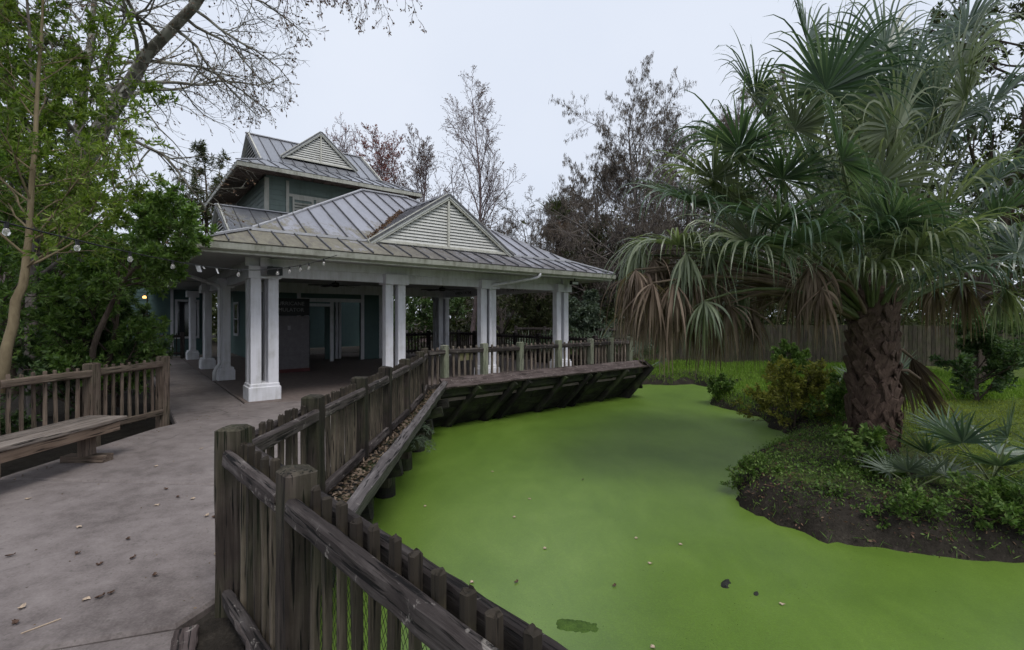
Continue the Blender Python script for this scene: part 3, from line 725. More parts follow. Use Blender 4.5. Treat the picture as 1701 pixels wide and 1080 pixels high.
# ------------------------------------------------------------------ the two-storey building behind it
bld = tag(empty('tower_building', M=MBLD @ Matrix.Translation((0,0,0))), 'two-storey building with sage siding, shuttered tower and ribbed metal roofs behind the pavilion', 'building')
RU = M['roof_up']
tE0, tE1, uE0, uE1, zE2 = 1.027, 7.72, 7.605, 15.638, 6.683
tB0, tB1, uB0, uB1, zB2 = 2.11, 6.689, 9.36, 13.88, 7.372
uR, zR2 = 11.62, 8.967
roof_slope(bld, [(tE0,uE0,zE2),(tE1,uE0,zE2),(tB1,uB0,zB2),(tB0,uB0,zB2)], (1,0,0), RU)
roof_slope(bld, [(tE0,uE1,zE2),(tE0,uE0,zE2),(tB0,uB0,zB2),(tB0,uB1,zB2)], (0,-1,0), RU)
roof_slope(bld, [(tE1,uE0,zE2),(tE1,uE1,zE2),(tB1,uB1,zB2),(tB1,uB0,zB2)], (0,1,0), RU)
roof_slope(bld, [(tE1,uE1,zE2),(tE0,uE1,zE2),(tB0,uB1,zB2),(tB1,uB1,zB2)], (-1,0,0), RU)
roof_slope(bld, [(tB0-.12,uB0-.06,zB2-.01),(tB1+.12,uB0-.06,zB2-.01),(tB1+.12,uR,zR2),(tB0-.12,uR,zR2)], (1,0,0), RU)
roof_slope(bld, [(tB1+.12,uB1+.06,zB2-.01),(tB0-.12,uB1+.06,zB2-.01),(tB0-.12,uR,zR2),(tB1+.12,uR,zR2)], (-1,0,0), RU)
gable(bld, uR, uB1-uR, zB2, zR2, 1, tB0-.02, 1, 10, M['slat'], mull=False)
gable(bld, uR, uB1-uR, zB2, zR2, 1, tB1+.02, -1, 10, M['slat'], mull=False)
ridge_cap(bld, (tB0-.14,uR,zR2+.03), (tB1+.14,uR,zR2+.03))
for (a, b) in (((tE0,uE0,zE2),(tB0,uB0,zB2)), ((tE1,uE0,zE2),(tB1,uB0,zB2)), ((tE0,uE1,zE2),(tB0,uB1,zB2))):
    ridge_cap(bld, np.array(a)+(0,0,.035), np.array(b)+(0,0,.035), .09)
# tower dormer
uD2, zd0, zd1, hd = 9.795, 7.75, 8.967, 1.42
s2 = (zR2-zB2)/(uR-uB0); ubk = uR - .05
roof_slope(bld, [(cD-hd-.05,uD2-.14,zd0-.03),(cD,uD2-.14,zd1+.03),(cD,ubk,zd1+.03),(cD-hd-.05,uD2+.05,zd0-.03)], (0,1,0), RU, w=.45, name='dormer_slope')
roof_slope(bld, [(cD+hd+.05,uD2-.14,zd0-.03),(cD,uD2-.14,zd1+.03),(cD,ubk,zd1+.03),(cD+hd+.05,uD2+.05,zd0-.03)], (0,1,0), RU, w=.45, name='dormer_slope')
gable(bld, cD, hd, zd0, zd1, 0, uD2-.08, 1, 12, M['slat'])
# tower eaves
for lo, hi in (((tE0,uE0-.01,zE2-.16),(tE1,uE0+.03,zE2-.03)), ((tE0-.01,uE0+.03,zE2-.16),(tE0+.03,uE1,zE2-.03)), ((tE1-.03,uE0+.03,zE2-.16),(tE1+.01,uE1,zE2-.03))):
    MB().box(lo, hi).build('fascia_board', M['fascia'], bld)
# sloping soffit boards on the side, as seen from below
def sboards(a0, a1, b0, b1, n, mat):
    for k in range(n):
        f0, f1 = k/n + .004, (k+1)/n - .004
        P = [np.array(a0)+(np.array(a1)-a0)*f0, np.array(a0)+(np.array(a1)-a0)*f1, np.array(b0)+(np.array(b1)-b0)*f1, np.array(b0)+(np.array(b1)-b0)*f0]
        mb = MB(); mb.slab(P, .02, (0,0,1)); mb.build('soffit_board', mat, bld)
tw0, tw1, uw0, uw1 = 2.09, 6.66, 8.75, 14.5
zs = zE2 - .10
sboards((tE0+.04,uE0+.04,zs),(tE0+.04,uE1,zs),(tw0,uw0,zs+.12),(tw0,uw1,zs+.12),16,M['soffit_brown'])
sboards((tE0+.04,uE0+.04,zs),(tE1-.04,uE0+.04,zs),(tw0,uw0,zs+.12),(tw1,uw0,zs+.12),14,M['soffit_brown'])
sboards((tE1-.04,uE0+.04,zs),(tE1-.04,uE1,zs),(tw1,uw0,zs+.12),(tw1,uw1,zs+.12),12,M['soffit_brown'])
# tower walls: lap siding
tw = MB(); tw.box((tw0+.05,uw0+.05,2.9),(tw1-.05,uw1-.05,zs+.1)); twall = tw.build('wall', M['sage'], bld)
nb = 13
for k in range(nb):
    z = 4.35 + k*.185
    if z > zs - .05: break
    MB().slab([(tw0+.10,uw0+.026,z),(tw1-.10,uw0+.026,z),(tw1-.10,uw0+.046,z+.19),(tw0+.10,uw0+.046,z+.19)], .02, (0,-1,0)).build('siding_board', M['sage'], twall, MBLD)
    MB().slab([(tw0+.026,uw1-.1,z),(tw0+.026,uw0+.10,z),(tw0+.046,uw0+.10,z+.19),(tw0+.046,uw1-.1,z+.19)], .02, (-1,0,0)).build('siding_board', M['sage'], twall, MBLD)
for t, u in ((tw0,uw0),(tw1-.14,uw0),(tw0,uw1-.14)):
    MB().box((t,u,4.2),(t+.14,u+.14,zs)).build('corner_board', M['cream'], twall, MBLD)
for t in (2.80, 5.85): MB().box((t,uw0-.01,4.2),(t+.10,uw0+.03,zs)).build('corner_board', M['cream'], twall, MBLD)
for t in (3.02, 3.86, 4.70):
    w_ = MB(); 
    for lo, hi in (((t,uw0-.015,4.3),(t+.07,uw0+.025,6.02)),((t+.68,uw0-.015,4.3),(t+.75,uw0+.025,6.02)),((t+.07,uw0-.015,5.93),(t+.68,uw0+.025,6.02))): w_.box(lo, hi)
    sh = w_.build('shutter', M['cream'], bld)
    for k in range(14):
        z = 4.4 + k*.108; MB().bar((t+.07,uw0+.005,z),(t+.68,uw0+.005,z),.105,.014,(0,-.8,.6)).build('shutter_slat', M['soffit_brown'] if (k*7+int(t*10)) % 5 == 0 else M['cream'], sh, MBLD)
MB().box((2.90,uw0-.02,6.02),(5.85,uw0+.03,6.12)).build('head_board', M['cream'], bld)
for k, (t, zz) in enumerate(((6.9, 6.42),)):
    MB().bar((t,uE0+.10,6.45),(t,uE0+.10,6.60),.07,.09,(1,0,0)).build('bracket', M['cream'], bld)
# lower roof with the small gable beside the tower
gT, gU, gZ1, gZ0, gH = .65, 8.6, 5.33, 4.08, 2.26
roof_slope(bld, [(gT-.1,gU-gH,gZ0),(LL-gT,gU-gH,gZ0),(LL-gT,gU,gZ1),(gT-.1,gU,gZ1)], (1,0,0), M['roof_up'], w=.5)
roof_slope(bld, [(LL-gT,gU+gH,gZ0),(gT-.1,gU+gH,gZ0),(gT-.1,gU,gZ1),(LL-gT,gU,gZ1)], (-1,0,0), M['roof_up'], w=.5)
ridge_cap(bld, (gT-.12,gU,gZ1+.03), (LL-gT,gU,gZ1+.03))
gable(bld, gU, gH, gZ0, gZ1, 1, gT-.0, 1, 9, M['slat'], mull=False)
ze = ZE
roof_slope(bld, [(T0,16.4,ze),(T0,6.0,ze),(gT,6.0,gZ0),(gT,14.9,gZ0)], (0,-1,0), M['roof_up'], w=.5)
roof_slope(bld, [(LL-gT,6.2,gZ0),(LL-gT,15,gZ0),(gT,15,gZ0),(gT,6.2,gZ0)], (1,0,0), M['roof_up'], w=.5)
MB().box((T0+.05,8.1,2.70),(6.2,15.2,2.74)).build('ceiling', M['soffit'], bld)
gutter(bld, (T0+.02,16,ze-.035), (T0+.02,8.2,ze-.035), (-1,0,0), M['fascia'])
# ground floor: teal walls with white trim, openings and windows
Z2 = 2.72
wl_ = empty('ground_floor', parent=bld, M=MBLD)
def wbox(name, lo, hi, mat): return MB().box(lo, hi).build(name, mat, wl_, MBLD)
uF = 7.35
def lap(t0, t1, z0, z1, u, side=0):
    k = 0; z = z0
    while z < z1 - .02:
        zz = min(z+.16, z1)
        if side == 0: P = [(t0,u-.012,z),(t1,u-.012,z),(t1,u+.004,zz),(t0,u+.004,zz)]; n_ = (0,-1,0)
        else: P = [(u-.012,t1,z),(u-.012,t0,z),(u+.004,t0,zz),(u+.004,t1,zz)]; n_ = (-1,0,0)
        MB().slab(P, .016, n_).build('siding_board', M['teal'], wl_, MBLD); z += .16
wbox('wall', (5.05,uF+.02,0),(5.85,uF+.14,Z2), M['teal']); lap(5.17,5.76,.0,Z2,uF)
wbox('wall', (1.85,uF+.02,0),(2.85,uF+.14,Z2), M['teal']); lap(1.95,2.80,0,Z2,uF)
wbox('wall', (2.86,uF+.02,2.25),(5.04,uF+.14,Z2), M['teal'])
for lo, hi in (((5.05,uF-.03,0),(5.17,uF+.02,Z2)), ((5.76,uF-.03,0),(5.88,uF+.02,Z2)), ((2.80,uF-.03,0),(2.92,uF+.02,Z2)), ((2.92,uF-.03,2.12),(5.05,uF+.02,2.25)), ((2.92,uF-.025,1.96),(3.95,uF+.02,2.06)), ((3.92,uF-.03,0),(4.04,uF+.02,2.12))):
    wbox('trim', lo, hi, M['white'])
wbox('trim', (4.42,uF+.9,0),(4.52,uF+1.0,2.2), M['white']); wbox('trim', (4.55,uF+.9,0),(4.64,uF+1.0,2.2), M['white'])
wbox('door', (4.05,uF+.95,0),(4.40,uF+1.0,2.1), M['teal'])
wbox('wall', (5.76,uF+.16,0),(5.86,9.0,Z2), M['teal'])  # side wall cut short to let daylight into the passage
wbox('wall', (1.87,uF+.16,0),(1.97,14.6,Z2), M['teal'])
wbox('wall', (1.99,11.2,0),(4.15,11.3,Z2), M['teal']); wbox('wall', (2.0,15.4,0),(8.2,15.5,2.9), M['teal']); lap(2.0,8.1,0,2.88,15.38)  # rear wall stops short so daylight enters; lit far wall added behind
wbox('trim', (4.15,11.15,0),(4.27,11.32,Z2), M['white'])
for k in range(4): wbox('trim', (2.4+.85*k,11.12,.9),(2.5+.85*k,11.19,2.1), M['white'])
lap(uF+.2, 14.5, .0, Z2, 1.87, 1)
for k, u in enumerate((8.2, 9.6, 12.2)):
    f = MB()
    for lo, hi in (((1.80,u,.8),(1.85,u+.10,2.2)),((1.80,u+.9,.8),(1.85,u+1.0,2.2)),((1.80,u+.1,2.1),(1.85,u+.9,2.2)),((1.80,u+.1,.8),(1.85,u+.9,.9)),((1.81,u+.1,1.48),(1.84,u+.9,1.52))): f.box(lo, hi)
    fr = f.build('window', M['white'], bld); MB().box((1.822,u+.1,.9),(1.832,u+.9,2.1)).build('pane', M['glass'], fr, MBLD)
# teal wing closing the shaded walk
wbox('wall', (-2.6,13.8,0),(1.0,13.95,Z2), M['teal']); lap(-2.5,.9,0,Z2,13.78)
wbox('trim', (-2.62,13.72,0),(-2.5,13.79,Z2), M['white']); wbox('trim', (-.35,13.72,0),(-.25,13.76,Z2), M['white'])
f = MB()
for lo, hi in (((-.2,13.68,.7),(-.12,13.75,2.3)),((.55,13.68,.7),(.63,13.75,2.3)),((-.12,13.68,2.22),(.55,13.75,2.3)),((-.12,13.68,.7),(.55,13.75,.78))): f.box(lo, hi)
fr = f.build('window', M['white'], bld); MB().box((-.12,13.70,.78),(.55,13.71,2.22)).build('pane', M['glass'], fr, MBLD)

# ------------------------------------------------------------------ things in and on the pavilion
def text_part(name, s, size, Mx, mat, parent):
    cu = bpy.data.curves.new(name, 'FONT'); cu.body = s; cu.size = size; cu.align_x = 'CENTER'; cu.align_y = 'CENTER'; cu.extrude = .002; cu.resolution_u = 2
    t = bpy.data.objects.new(name, cu); COL.objects.link(t)
    dg = bpy.context.evaluated_depsgraph_get(); me = bpy.data.meshes.new_from_object(t.evaluated_get(dg))
    bpy.data.objects.remove(t); me.materials.clear(); me.materials.append(mat); me.name = name
    return obj(name, me, parent, Mx)
RX = Matrix.Rotation(math.pi/2, 4, 'X')
M['booth'] = m_plain('booth_panel', (.16, .15, .16), .6, .3, 0, .2); M['booth_red'] = m_plain('booth_red', (.10, .03, .03), .6)
M['letter'] = m_plain('letter_paint', (.30, .30, .31), .6); M['letter_black'] = m_plain('letter_black', (.015, .015, .016), .6)
bt, bu = 1.30, 4.6
booth = tag(empty('simulator_booth', M=MBLD @ Matrix.Translation((bt,bu,0))), 'grey boxy booth with pale capital lettering standing in the shade behind the corner column', 'booth')
MB().cbox((0,0,.0),(1.12,1.2,1.62),.01).build('cabinet', M['booth'], booth)
MB().box((.0,-.012,1.63),(1.12,1.2,2.12)).build('sign_box', M['dark'], booth)
MB().box((-.01,-.02,.0),(1.13,-.005,.10)).build('kick_plate', M['booth_red'], booth)
MB().box((.52,-.012,1.22),(.60,-.002,1.34)).build('notice', M['letter'], booth)
MB().box((1.125,.1,.05),(1.16,.95,1.5)).build('door', M['dark'], booth)
BM = W[booth]
text_part('lettering', 'HURRICANE', .150, BM @ Matrix.Translation((.56,-.018,1.97)) @ RX, M['letter'], booth)
text_part('lettering', 'SIMULATOR', .150, BM @ Matrix.Translation((.56,-.018,1.79)) @ RX, M['letter'], booth)
# lettering on the inner beams
MR = Matrix.Rotation(-math.pi/2, 4, 'Z') @ RX
text_part('lettering', 'IS THE MOST COMMON', .15, MBLD @ Matrix.Translation((LL-.365,1.9,2.50)) @ MR, M['letter_black'], pav)
text_part('lettering', 'HABITAT IN THE', .15, MBLD @ Matrix.Translation((LL-.365,5.4,2.50)) @ MR, M['letter_black'], pav)
# ceiling fans
def fan(t, u, label):
    f = tag(empty('ceiling_fan', M=MBLD @ Matrix.Translation((t,u,2.44))), label, 'fan', 'ceiling fans under the pavilion')
    mb = MB(); mb.tube([(0,0,.28),(0,0,.05)], .012, 8); mb.tube([(0,0,.08),(0,0,.06),(0,0,-.03),(0,0,-.05)], [.05,.10,.10,.06], 14); mb.build('motor', M['black'], f)
    for k in range(5):
        a = k*2*math.pi/5 + .5; c, s = math.cos(a), math.sin(a)
        mb = MB(); mb.bar((c*.10,s*.10,.0),(c*.68,s*.68,-.01),.13,.01,(.12*s,-.12*c,1)); mb.build('blade', M['black'], f)
fan(2.6, 2.9, 'ceiling fan nearer the corner column, dark blades'); fan(5.9, 2.9, 'dark ceiling fan seen right of the second front column')
# loudspeaker and floodlight under the eave
sp = tag(empty('loudspeaker', M=MBLD @ Matrix.Translation((.40,-.16,2.46))), 'small black loudspeaker fixed above the corner column', 'loudspeaker')
MB().add([(-.13,-.10,-.08),(.13,-.10,-.08),(.10,.08,-.08),(-.10,.08,-.08),(-.13,-.10,.08),(.13,-.10,.08),(.10,.08,.08),(-.10,.08,.08)], [(3,2,1,0),(4,5,6,7),(0,1,5,4),(1,2,6,5),(2,3,7,6),(3,0,4,7)]).build('cabinet', M['black'], sp)
MB().box((-.11,-.106,-.065),(.11,-.1005,.065)).build('grille', M['iron'], sp)
MB().bar((0,.07,0),(0,.16,.1),.03,.03).build('bracket', M['black'], sp)
fl_ = tag(empty('floodlight', M=MBLD @ Matrix.Translation((LL-.25,-.35,2.62))), 'small dark floodlight under the eave at the far right column', 'floodlight')
MB().cbox((-.16,-.05,-.09),(.12,.06,.02),.01).build('housing', M['black'], fl_); MB().bar((0,0,0),(0,.0,.11),.03,.03,(1,0,0)).build('stem', M['black'], fl_)
MB().box((-.14,-.055,-.08),(.10,-.0505,-.01)).build('lens', M['paper'], fl_)
# pale notice hung inside the deck railing
ns = tag(plank('notice_board', None, B(3.75,-1.40,.74), B(4.10,-1.40,.74), .17, .012, m_plain('pale_yellow', (.42,.37,.20), .6)), 'small pale yellow notice behind the deck railing pickets', 'sign')

# ------------------------------------------------------------------ string of bulbs from the left to the eave
sl_ = tag(empty('string_lights', (-3.9, 3.9, 2.4)), 'string of clear bulbs on a sagging cable from the left to the pavilion eave', 'string lights')
c0 = at(-60, 352, 3.6); c1 = at(330, 441, 7.2); c2 = at(520, 436, 8.6); c3 = at(560, 424, 8.75)
def sag(a, b, s, n): 
    f = np.linspace(0, 1, n)[:, None]; p = a*(1-f)+b*f; p[:, 2] -= (4*s*f*(1-f))[:, 0]; return p
ca = sag(c0, c1, .03, 16); cb = sag(c1, c2, .10, 12)[1:]; cable = np.concatenate([ca, cb, [c3]])
tube_part('cable', cable, .0075, M['black'], sl_, 6, I4)
def cable_at(xpix):
    X = 850.5 + 796.27*cable[:, 0]/cable[:, 1]; k = int(np.searchsorted(X, xpix)); k = min(max(k, 1), len(cable)-1)
    f = (xpix-X[k-1])/(X[k]-X[k-1]); return cable[k-1]*(1-f)+cable[k]*f
bm = MB(); bm.tube([(0,0,.01),(0,0,-.045)], [.016,.016], 8); sock = bm.mesh('socket', M['black'])
bm = MB(); bm.tube([(0,0,-.045),(0,0,-.055),(0,0,-.08),(0,0,-.10),(0,0,-.112)], [.012,.020,.028,.022,.006], 10); bulbm = bm.mesh('bulb', M['bulb'], True)
for xp in (10, 128, 216, 287, 396, 461, 481, 499, 513, 538):
    p = cable_at(xp); Mx = Matrix.Translation(Vector(p)); s = obj('socket', sock, sl_, Mx); obj('bulb', bulbm, s, Mx)
for k, (xp, w_, h_) in enumerate(((328, .07, .10), (336, .03, .04), (359, .025, .09))):
    p = cable_at(xp); a = .4*k
    V = [p+np.array([-w_/2,0,0]), p+np.array([w_/2,0,-.005]), p+np.array([w_/2+.02,.02,-h_]), p+np.array([-w_/2+.03,.01,-h_*.95])]
    mb = MB(); mb.slab(V, .002, (0,-1,0)); tag(mb.build('paper_scrap', M['paper'], None, I4), ['largest white paper scrap clipped to the bulb cable near the eave', 'tiny white scrap on the bulb cable beside the largest paper', 'curled thin white strip hanging from the bulb cable'][k], 'paper')
# lit lantern by the far end of the walk
t = NT('lamp_glow'); t.b.inputs['Emission Color'].default_value = (1, .55, .15, 1); t.b.inputs['Emission Strength'].default_value = 2.5; M['glow'] = t.done((.9,.6,.3), .5)
lp = at(240, 494, 15.5); ln = tag(empty('wall_lantern', tuple(lp)), 'small lit amber lantern at the end of the shaded walk', 'lantern')
mb = MB(); mb.tube([(0,0,.05),(0,0,.03),(0,0,-.03)], [.02,.05,.05], 10); mb.build('lamp', M['glow'], ln, W[ln])
mb = MB(); mb.tube([(0,0,.10),(0,0,.07),(0,0,.051)], [.015,.05,.08], 10); mb.build('hood', M['black'], ln, W[ln])
mb = MB(); mb.tube([(0,0,.10),(0,.08,.16),(0,.12,.0),(0,.12,-2.1)], [.012,.012,.02,.025], 8); mb.build('bracket', M['black'], ln, W[ln])

# ------------------------------------------------------------------ bench
bench = tag(empty('bench', (-4.7, 4.6, 0)), 'low backless wooden bench with tan front board beside the left railing', 'bench')
plank('seat_plank', bench, (-4.59, 2.9, .432), (-4.57, 5.56, .432), .04, .225, M['bench_top'], seg=12, jit=.0015)
plank('seat_plank', bench, (-4.83, 2.9, .432), (-4.81, 5.58, .432), .04, .235, M['bench_top'], seg=12, jit=.0015, var=1)
plank('apron', bench, (-4.51, 2.9, .360), (-4.49, 5.47, .360), .10, .042, M['bench_side'], seg=10, jit=.0015)
plank('apron', bench, (-4.89, 2.9, .360), (-4.88, 5.47, .360), .10, .042, M['bench_side'], seg=10, jit=.0015, var=1)
for y in (5.30, 3.2):
    plank('leg', bench, (-4.70, y, .07), (-4.70, y, .41), .10, .14, M['fence_left'], side=(1,0,0), seg=3, jit=.0015)
    plank('foot', bench, (-4.93, y, .035), (-4.47, y, .035), .07, .15, M['fence_left'], seg=3, jit=.0015)

# ================================================================== plants
def unit(v): return v / np.maximum(np.linalg.norm(v, axis=-1, keepdims=True), 1e-9)
def grow(rng, starts, dirs, lens, r0, r1, n, wander, trop):
    """polylines, all branches of one order at once: (B, n, 3), (B, n)"""
    Bn = len(starts); P = np.zeros((Bn, n, 3)); P[:, 0] = starts; d = unit(np.array(dirs, float)); step = (np.asarray(lens)/(n-1))[:, None]
    trop = np.asarray(trop, float)
    for k in range(1, n):
        d = unit(d + rng.normal(0, wander, (Bn, 3)) + trop); P[:, k] = P[:, k-1] + d*step
    f = np.linspace(0, 1, n)[None]
    return P, np.asarray(r0)[:, None]*(1-f) + np.asarray(r1)[:, None]*f
def spawn(rng, P, R, per, f0, f1, ang, ratio, rr=.6, up=0.0, lmin=.0):
    """children along the branches P"""
    Bn, n, _ = P.shape; L = np.linalg.norm(np.diff(P, axis=1), axis=2).sum(1)
    f = f0 + (f1-f0)*(np.arange(per)[None] + rng.random((Bn, per)))/per
    x = f*(n-1); i = np.minimum(x.astype(int), n-2); w = (x-i)[..., None]; b = np.arange(Bn)[:, None]
    pos = P[b, i]*(1-w) + P[b, i+1]*w; tan = unit(P[b, i+1]-P[b, i]); rad = R[b, i]*(1-w[..., 0]) + R[b, i+1]*w[..., 0]
    rnd = unit(rng.normal(size=tan.shape)); perp = unit(rnd - tan*(rnd*tan).sum(-1, keepdims=True))
    a = np.radians(ang + rng.normal(0, ang*.22, f.shape))[..., None]
    d = unit(np.cos(a)*tan + np.sin(a)*perp + np.array([0, 0, up]))
    ln = L[:, None]*ratio*(1.15 - .65*f)*rng.uniform(.7, 1.25, f.shape)
    return pos.reshape(-1, 3), d.reshape(-1, 3), np.maximum(ln.ravel(), lmin), np.minimum(rad.ravel()*rr, rad.ravel()*.95)
def tubes(P, R, k):
    Bn, n, _ = P.shape
    T = np.gradient(P, axis=1); T = unit(T)
    ref = np.broadcast_to(np.array([.31, .17, .93]), T.shape).copy(); bad = np.abs((T*ref).sum(-1)) > .93; ref[bad] = [1, .1, 0]
    u = unit(np.cross(T, ref)); v = np.cross(T, u)
    a = np.arange(k)*2*math.pi/k
    V = P[:, :, None] + R[:, :, None, None]*(np.cos(a)[None, None, :, None]*u[:, :, None] + np.sin(a)[None, None, :, None]*v[:, :, None])
    idx = np.arange(Bn*n*k).reshape(Bn, n, k); j = np.roll(np.arange(k), -1)
    F = np.stack([idx[:, :-1], idx[:, :-1][:, :, j], idx[:, 1:][:, :, j], idx[:, 1:]], -1).reshape(-1, 4)
    return V.reshape(-1, 3), F
class Soup:
    def __init__(s): s.V = []; s.F = []; s.n = 0
    def add(s, V, F): s.V.append(V); s.F.append(F + s.n); s.n += len(V); return s
    def mesh(s, name, mat, smooth=False): return mesh_np(name, np.concatenate(s.V), [f for f in s.F], mat, smooth)
def leaves(rng, pos, dirs, length, width, spread=.8, droop=0.0, cup=.15, up=0.0):
    """rhombic leaves: base, side, tip, side"""
    n = len(pos); d = unit(dirs + rng.normal(0, spread, (n, 3)) + np.array([0, 0, up-droop]))
    r = unit(rng.normal(size=(n, 3)) + np.array([0, 0, .9])); s = unit(np.cross(d, r)); nn = np.cross(s, d)
    L = (length*rng.uniform(.65, 1.25, n))[:, None]; w = (width*rng.uniform(.7, 1.2, n))[:, None]
    mid = pos + d*L*.48 - nn*L*cup*.3
    V = np.stack([pos, mid + s*w*.5 + nn*w*cup, pos + d*L - nn*L*cup*.6, mid - s*w*.5 + nn*w*cup], 1).reshape(-1, 3)
    return V, np.arange(4*n).reshape(n, 4)
def sample(rng, P, count, f0=.15, f1=1.0):
    Bn, n, _ = P.shape; b = rng.integers(0, Bn, count); x = rng.uniform(f0, f1, count)*(n-1); i = np.minimum(x.astype(int), n-2); w = (x-i)[:, None]
    return P[b, i]*(1-w)+P[b, i+1]*w, unit(P[b, i+1]-P[b, i])

def tree(name, label, base, h, r, seed, bark, leafmat=None, leafn=0, leaf=(.09, .03), lean=(0, 0), n1=14, n2=9, n3=7, a1=55, l1=.42, f1=.25, trop=.04, droop=0.0,
         cat='tree', group=None, wander=.10, trunk_pts=None, twig_r=.005, spread=.8, l2=.42, l3=.45, top=True, leaf_f0=.1, rr=.5, up1=.12, cols=None):
    rng = np.random.default_rng(seed); base = np.array(base, float)
    root = tag(empty(name, tuple(base)), label, cat, group)
    if trunk_pts is None:
        P, R = grow(rng, base[None]-[[0, 0, .2]], [[lean[0], lean[1], 1]], [h], [r], [r*.12], 14, wander*.45, (0, 0, .03))
    else:
        tp = np.array(trunk_pts, float); s = np.linspace(0, len(tp)-1, 18); i = np.minimum(s.astype(int), len(tp)-2); w = (s-i)[:, None]
        P = (tp[i]*(1-w)+tp[i+1]*w); P[1:-1] += rng.normal(0, r*.10, P[1:-1].shape); P = P[None]
        R = np.linspace(r, r*.16, 18)[None]
    R[:, 0] *= 1.35; R[:, 1] *= 1.08
    V, F = tubes(P, R, 10); obj('trunk', mesh_np('trunk', V, F, bark, True), root, I4)
    s1, d1_, l1_, r1_ = spawn(rng, P, R, n1, f1, .97, a1, l1, rr, up1)
    P1_, R1_ = grow(rng, s1, d1_, l1_, r1_, r1_*.25, 9, wander, (0, 0, trop - droop*.4))
    br = Soup(); br.add(*tubes(P1_, R1_, 6))
    last = P1_; tw = Soup(); tot = [P1_]
    if n2:
        s2_, d2_, l2_, r2_ = spawn(rng, P1_, R1_, n2, .18, 1.0, 48, l2, .55, .05)
        P2_, R2_ = grow(rng, s2_, d2_, l2_, np.maximum(r2_, twig_r*1.5), np.full(len(s2_), twig_r), 7, wander*1.3, (0, 0, trop - droop)); tw.add(*tubes(P2_, R2_, 4)); last = P2_; tot.append(P2_)
        if n3:
            s3, d3, l3_, r3 = spawn(rng, P2_, R2_, n3, .2, 1.0, 45, l3, .6, .0)
            P3_, R3_ = grow(rng, s3, d3, l3_, np.full(len(s3), twig_r), np.full(len(s3), twig_r*.5), 5, wander*1.5, (0, 0, trop - droop)); tw.add(*tubes(P3_, R3_, 3)); last = P3_
    obj('limbs', br.mesh('limbs', bark, True), root, I4)
    if tw.n: tag(obj('twigs', tw.mesh('twigs', bark), root, I4), kind='stuff')
    if leafn:
        pos, dr = sample(rng, last, leafn, leaf_f0)
        V, F = leaves(rng, pos, dr, leaf[0], leaf[1], spread, droop)
        tag(obj('crown', mesh_np('crown', V, F, leafmat), root, I4), kind='stuff')
    return root, last
LG = {}
LG['willow'] = m_leaf('leaf_yellow_green', (.050, .085, .014), (.135, .205, .036), (.27, .34, .075), .5, .42)
LG['myrtle'] = m_leaf('leaf_glossy_green', (.048, .098, .022), (.125, .215, .052), (.230, .325, .095), .38, .45, .45)
LG['deep'] = m_leaf('leaf_deep_green', (.026, .054, .020), (.066, .116, .044), (.130, .190, .075), .5, .36)
LG['ever'] = m_leaf('leaf_olive', (.024, .032, .015), (.060, .074, .032), (.125, .138, .062), .6, .3)
LG['rust'] = m_leaf('leaf_rust', (.065, .034, .026), (.125, .07, .05), (.21, .135, .09), .8, .25)
LG['red'] = m_leaf('leaf_red_bud', (.14, .035, .035), (.27, .075, .07), (.38, .17, .15), .7, .3)
LG['tassel'] = m_leaf('cypress_tassel', (.058, .046, .040), (.108, .088, .075), (.175, .145, .12), .9, .15)
LG['grass'] = m_leaf('grass_blade', (.075, .140, .016), (.145, .255, .030), (.23, .34, .06), .6, .35, .2, .6)
LG['lawn'] = m_leaf('lawn_blade', (.085, .115, .016), (.17, .215, .030), (.27, .30, .06), .6, .35, .2, .6)
LG['cover'] = m_leaf('ground_leaf', (.035, .072, .014), (.085, .155, .032), (.17, .25, .06), .6, .3)
LG['yellow'] = m_leaf('leaf_yellow', (.10, .10, .02), (.22, .21, .04), (.38, .36, .06), .6, .35)
LG['olive'] = m_leaf('leaf_yellow_olive', (.085, .090, .022), (.20, .205, .045), (.42, .39, .08), .6, .35)
LG['grey'] = m_leaf('leaf_grey_green', (.045, .065, .045), (.09, .12, .085), (.15, .185, .135), .55, .25)
LG['palm'] = m_leaf('palm_blade', (.024, .048, .032), (.068, .112, .072), (.165, .215, .145), .32, .34, .65, 2.0)
LG['palm_pale'] = m_leaf('palm_blade_pale', (.095, .120, .075), (.19, .22, .14), (.30, .33, .225), .36, .36, .55, 2.0)
LG['palm_dead'] = m_leaf('palm_blade_dead', (.065, .044, .032), (.155, .112, .084), (.28, .215, .165), .75, .25, .2, 2.0)
BK = {}
BK['pale'] = m_bark('bark_pale', (.105, .092, .075), (.26, .235, .20), 4, .4, .5, (.31, .30, .26))
BK['syc'] = m_bark('bark_sycamore', (.065, .060, .048), (.175, .165, .135), 4, .4, .5, (.25, .245, .205))
BK['grey'] = m_bark('bark_grey', (.075, .063, .058), (.19, .165, .152), 6)
BK['brown'] = m_bark('bark_brown', (.035, .025, .020), (.10, .078, .062), 6)
BK['tan'] = m_bark('bark_tan', (.11, .085, .05), (.24, .195, .12), 5, .3, .4)
BK['purple'] = m_bark('bark_twig', (.095, .070, .072), (.21, .165, .165), 6)

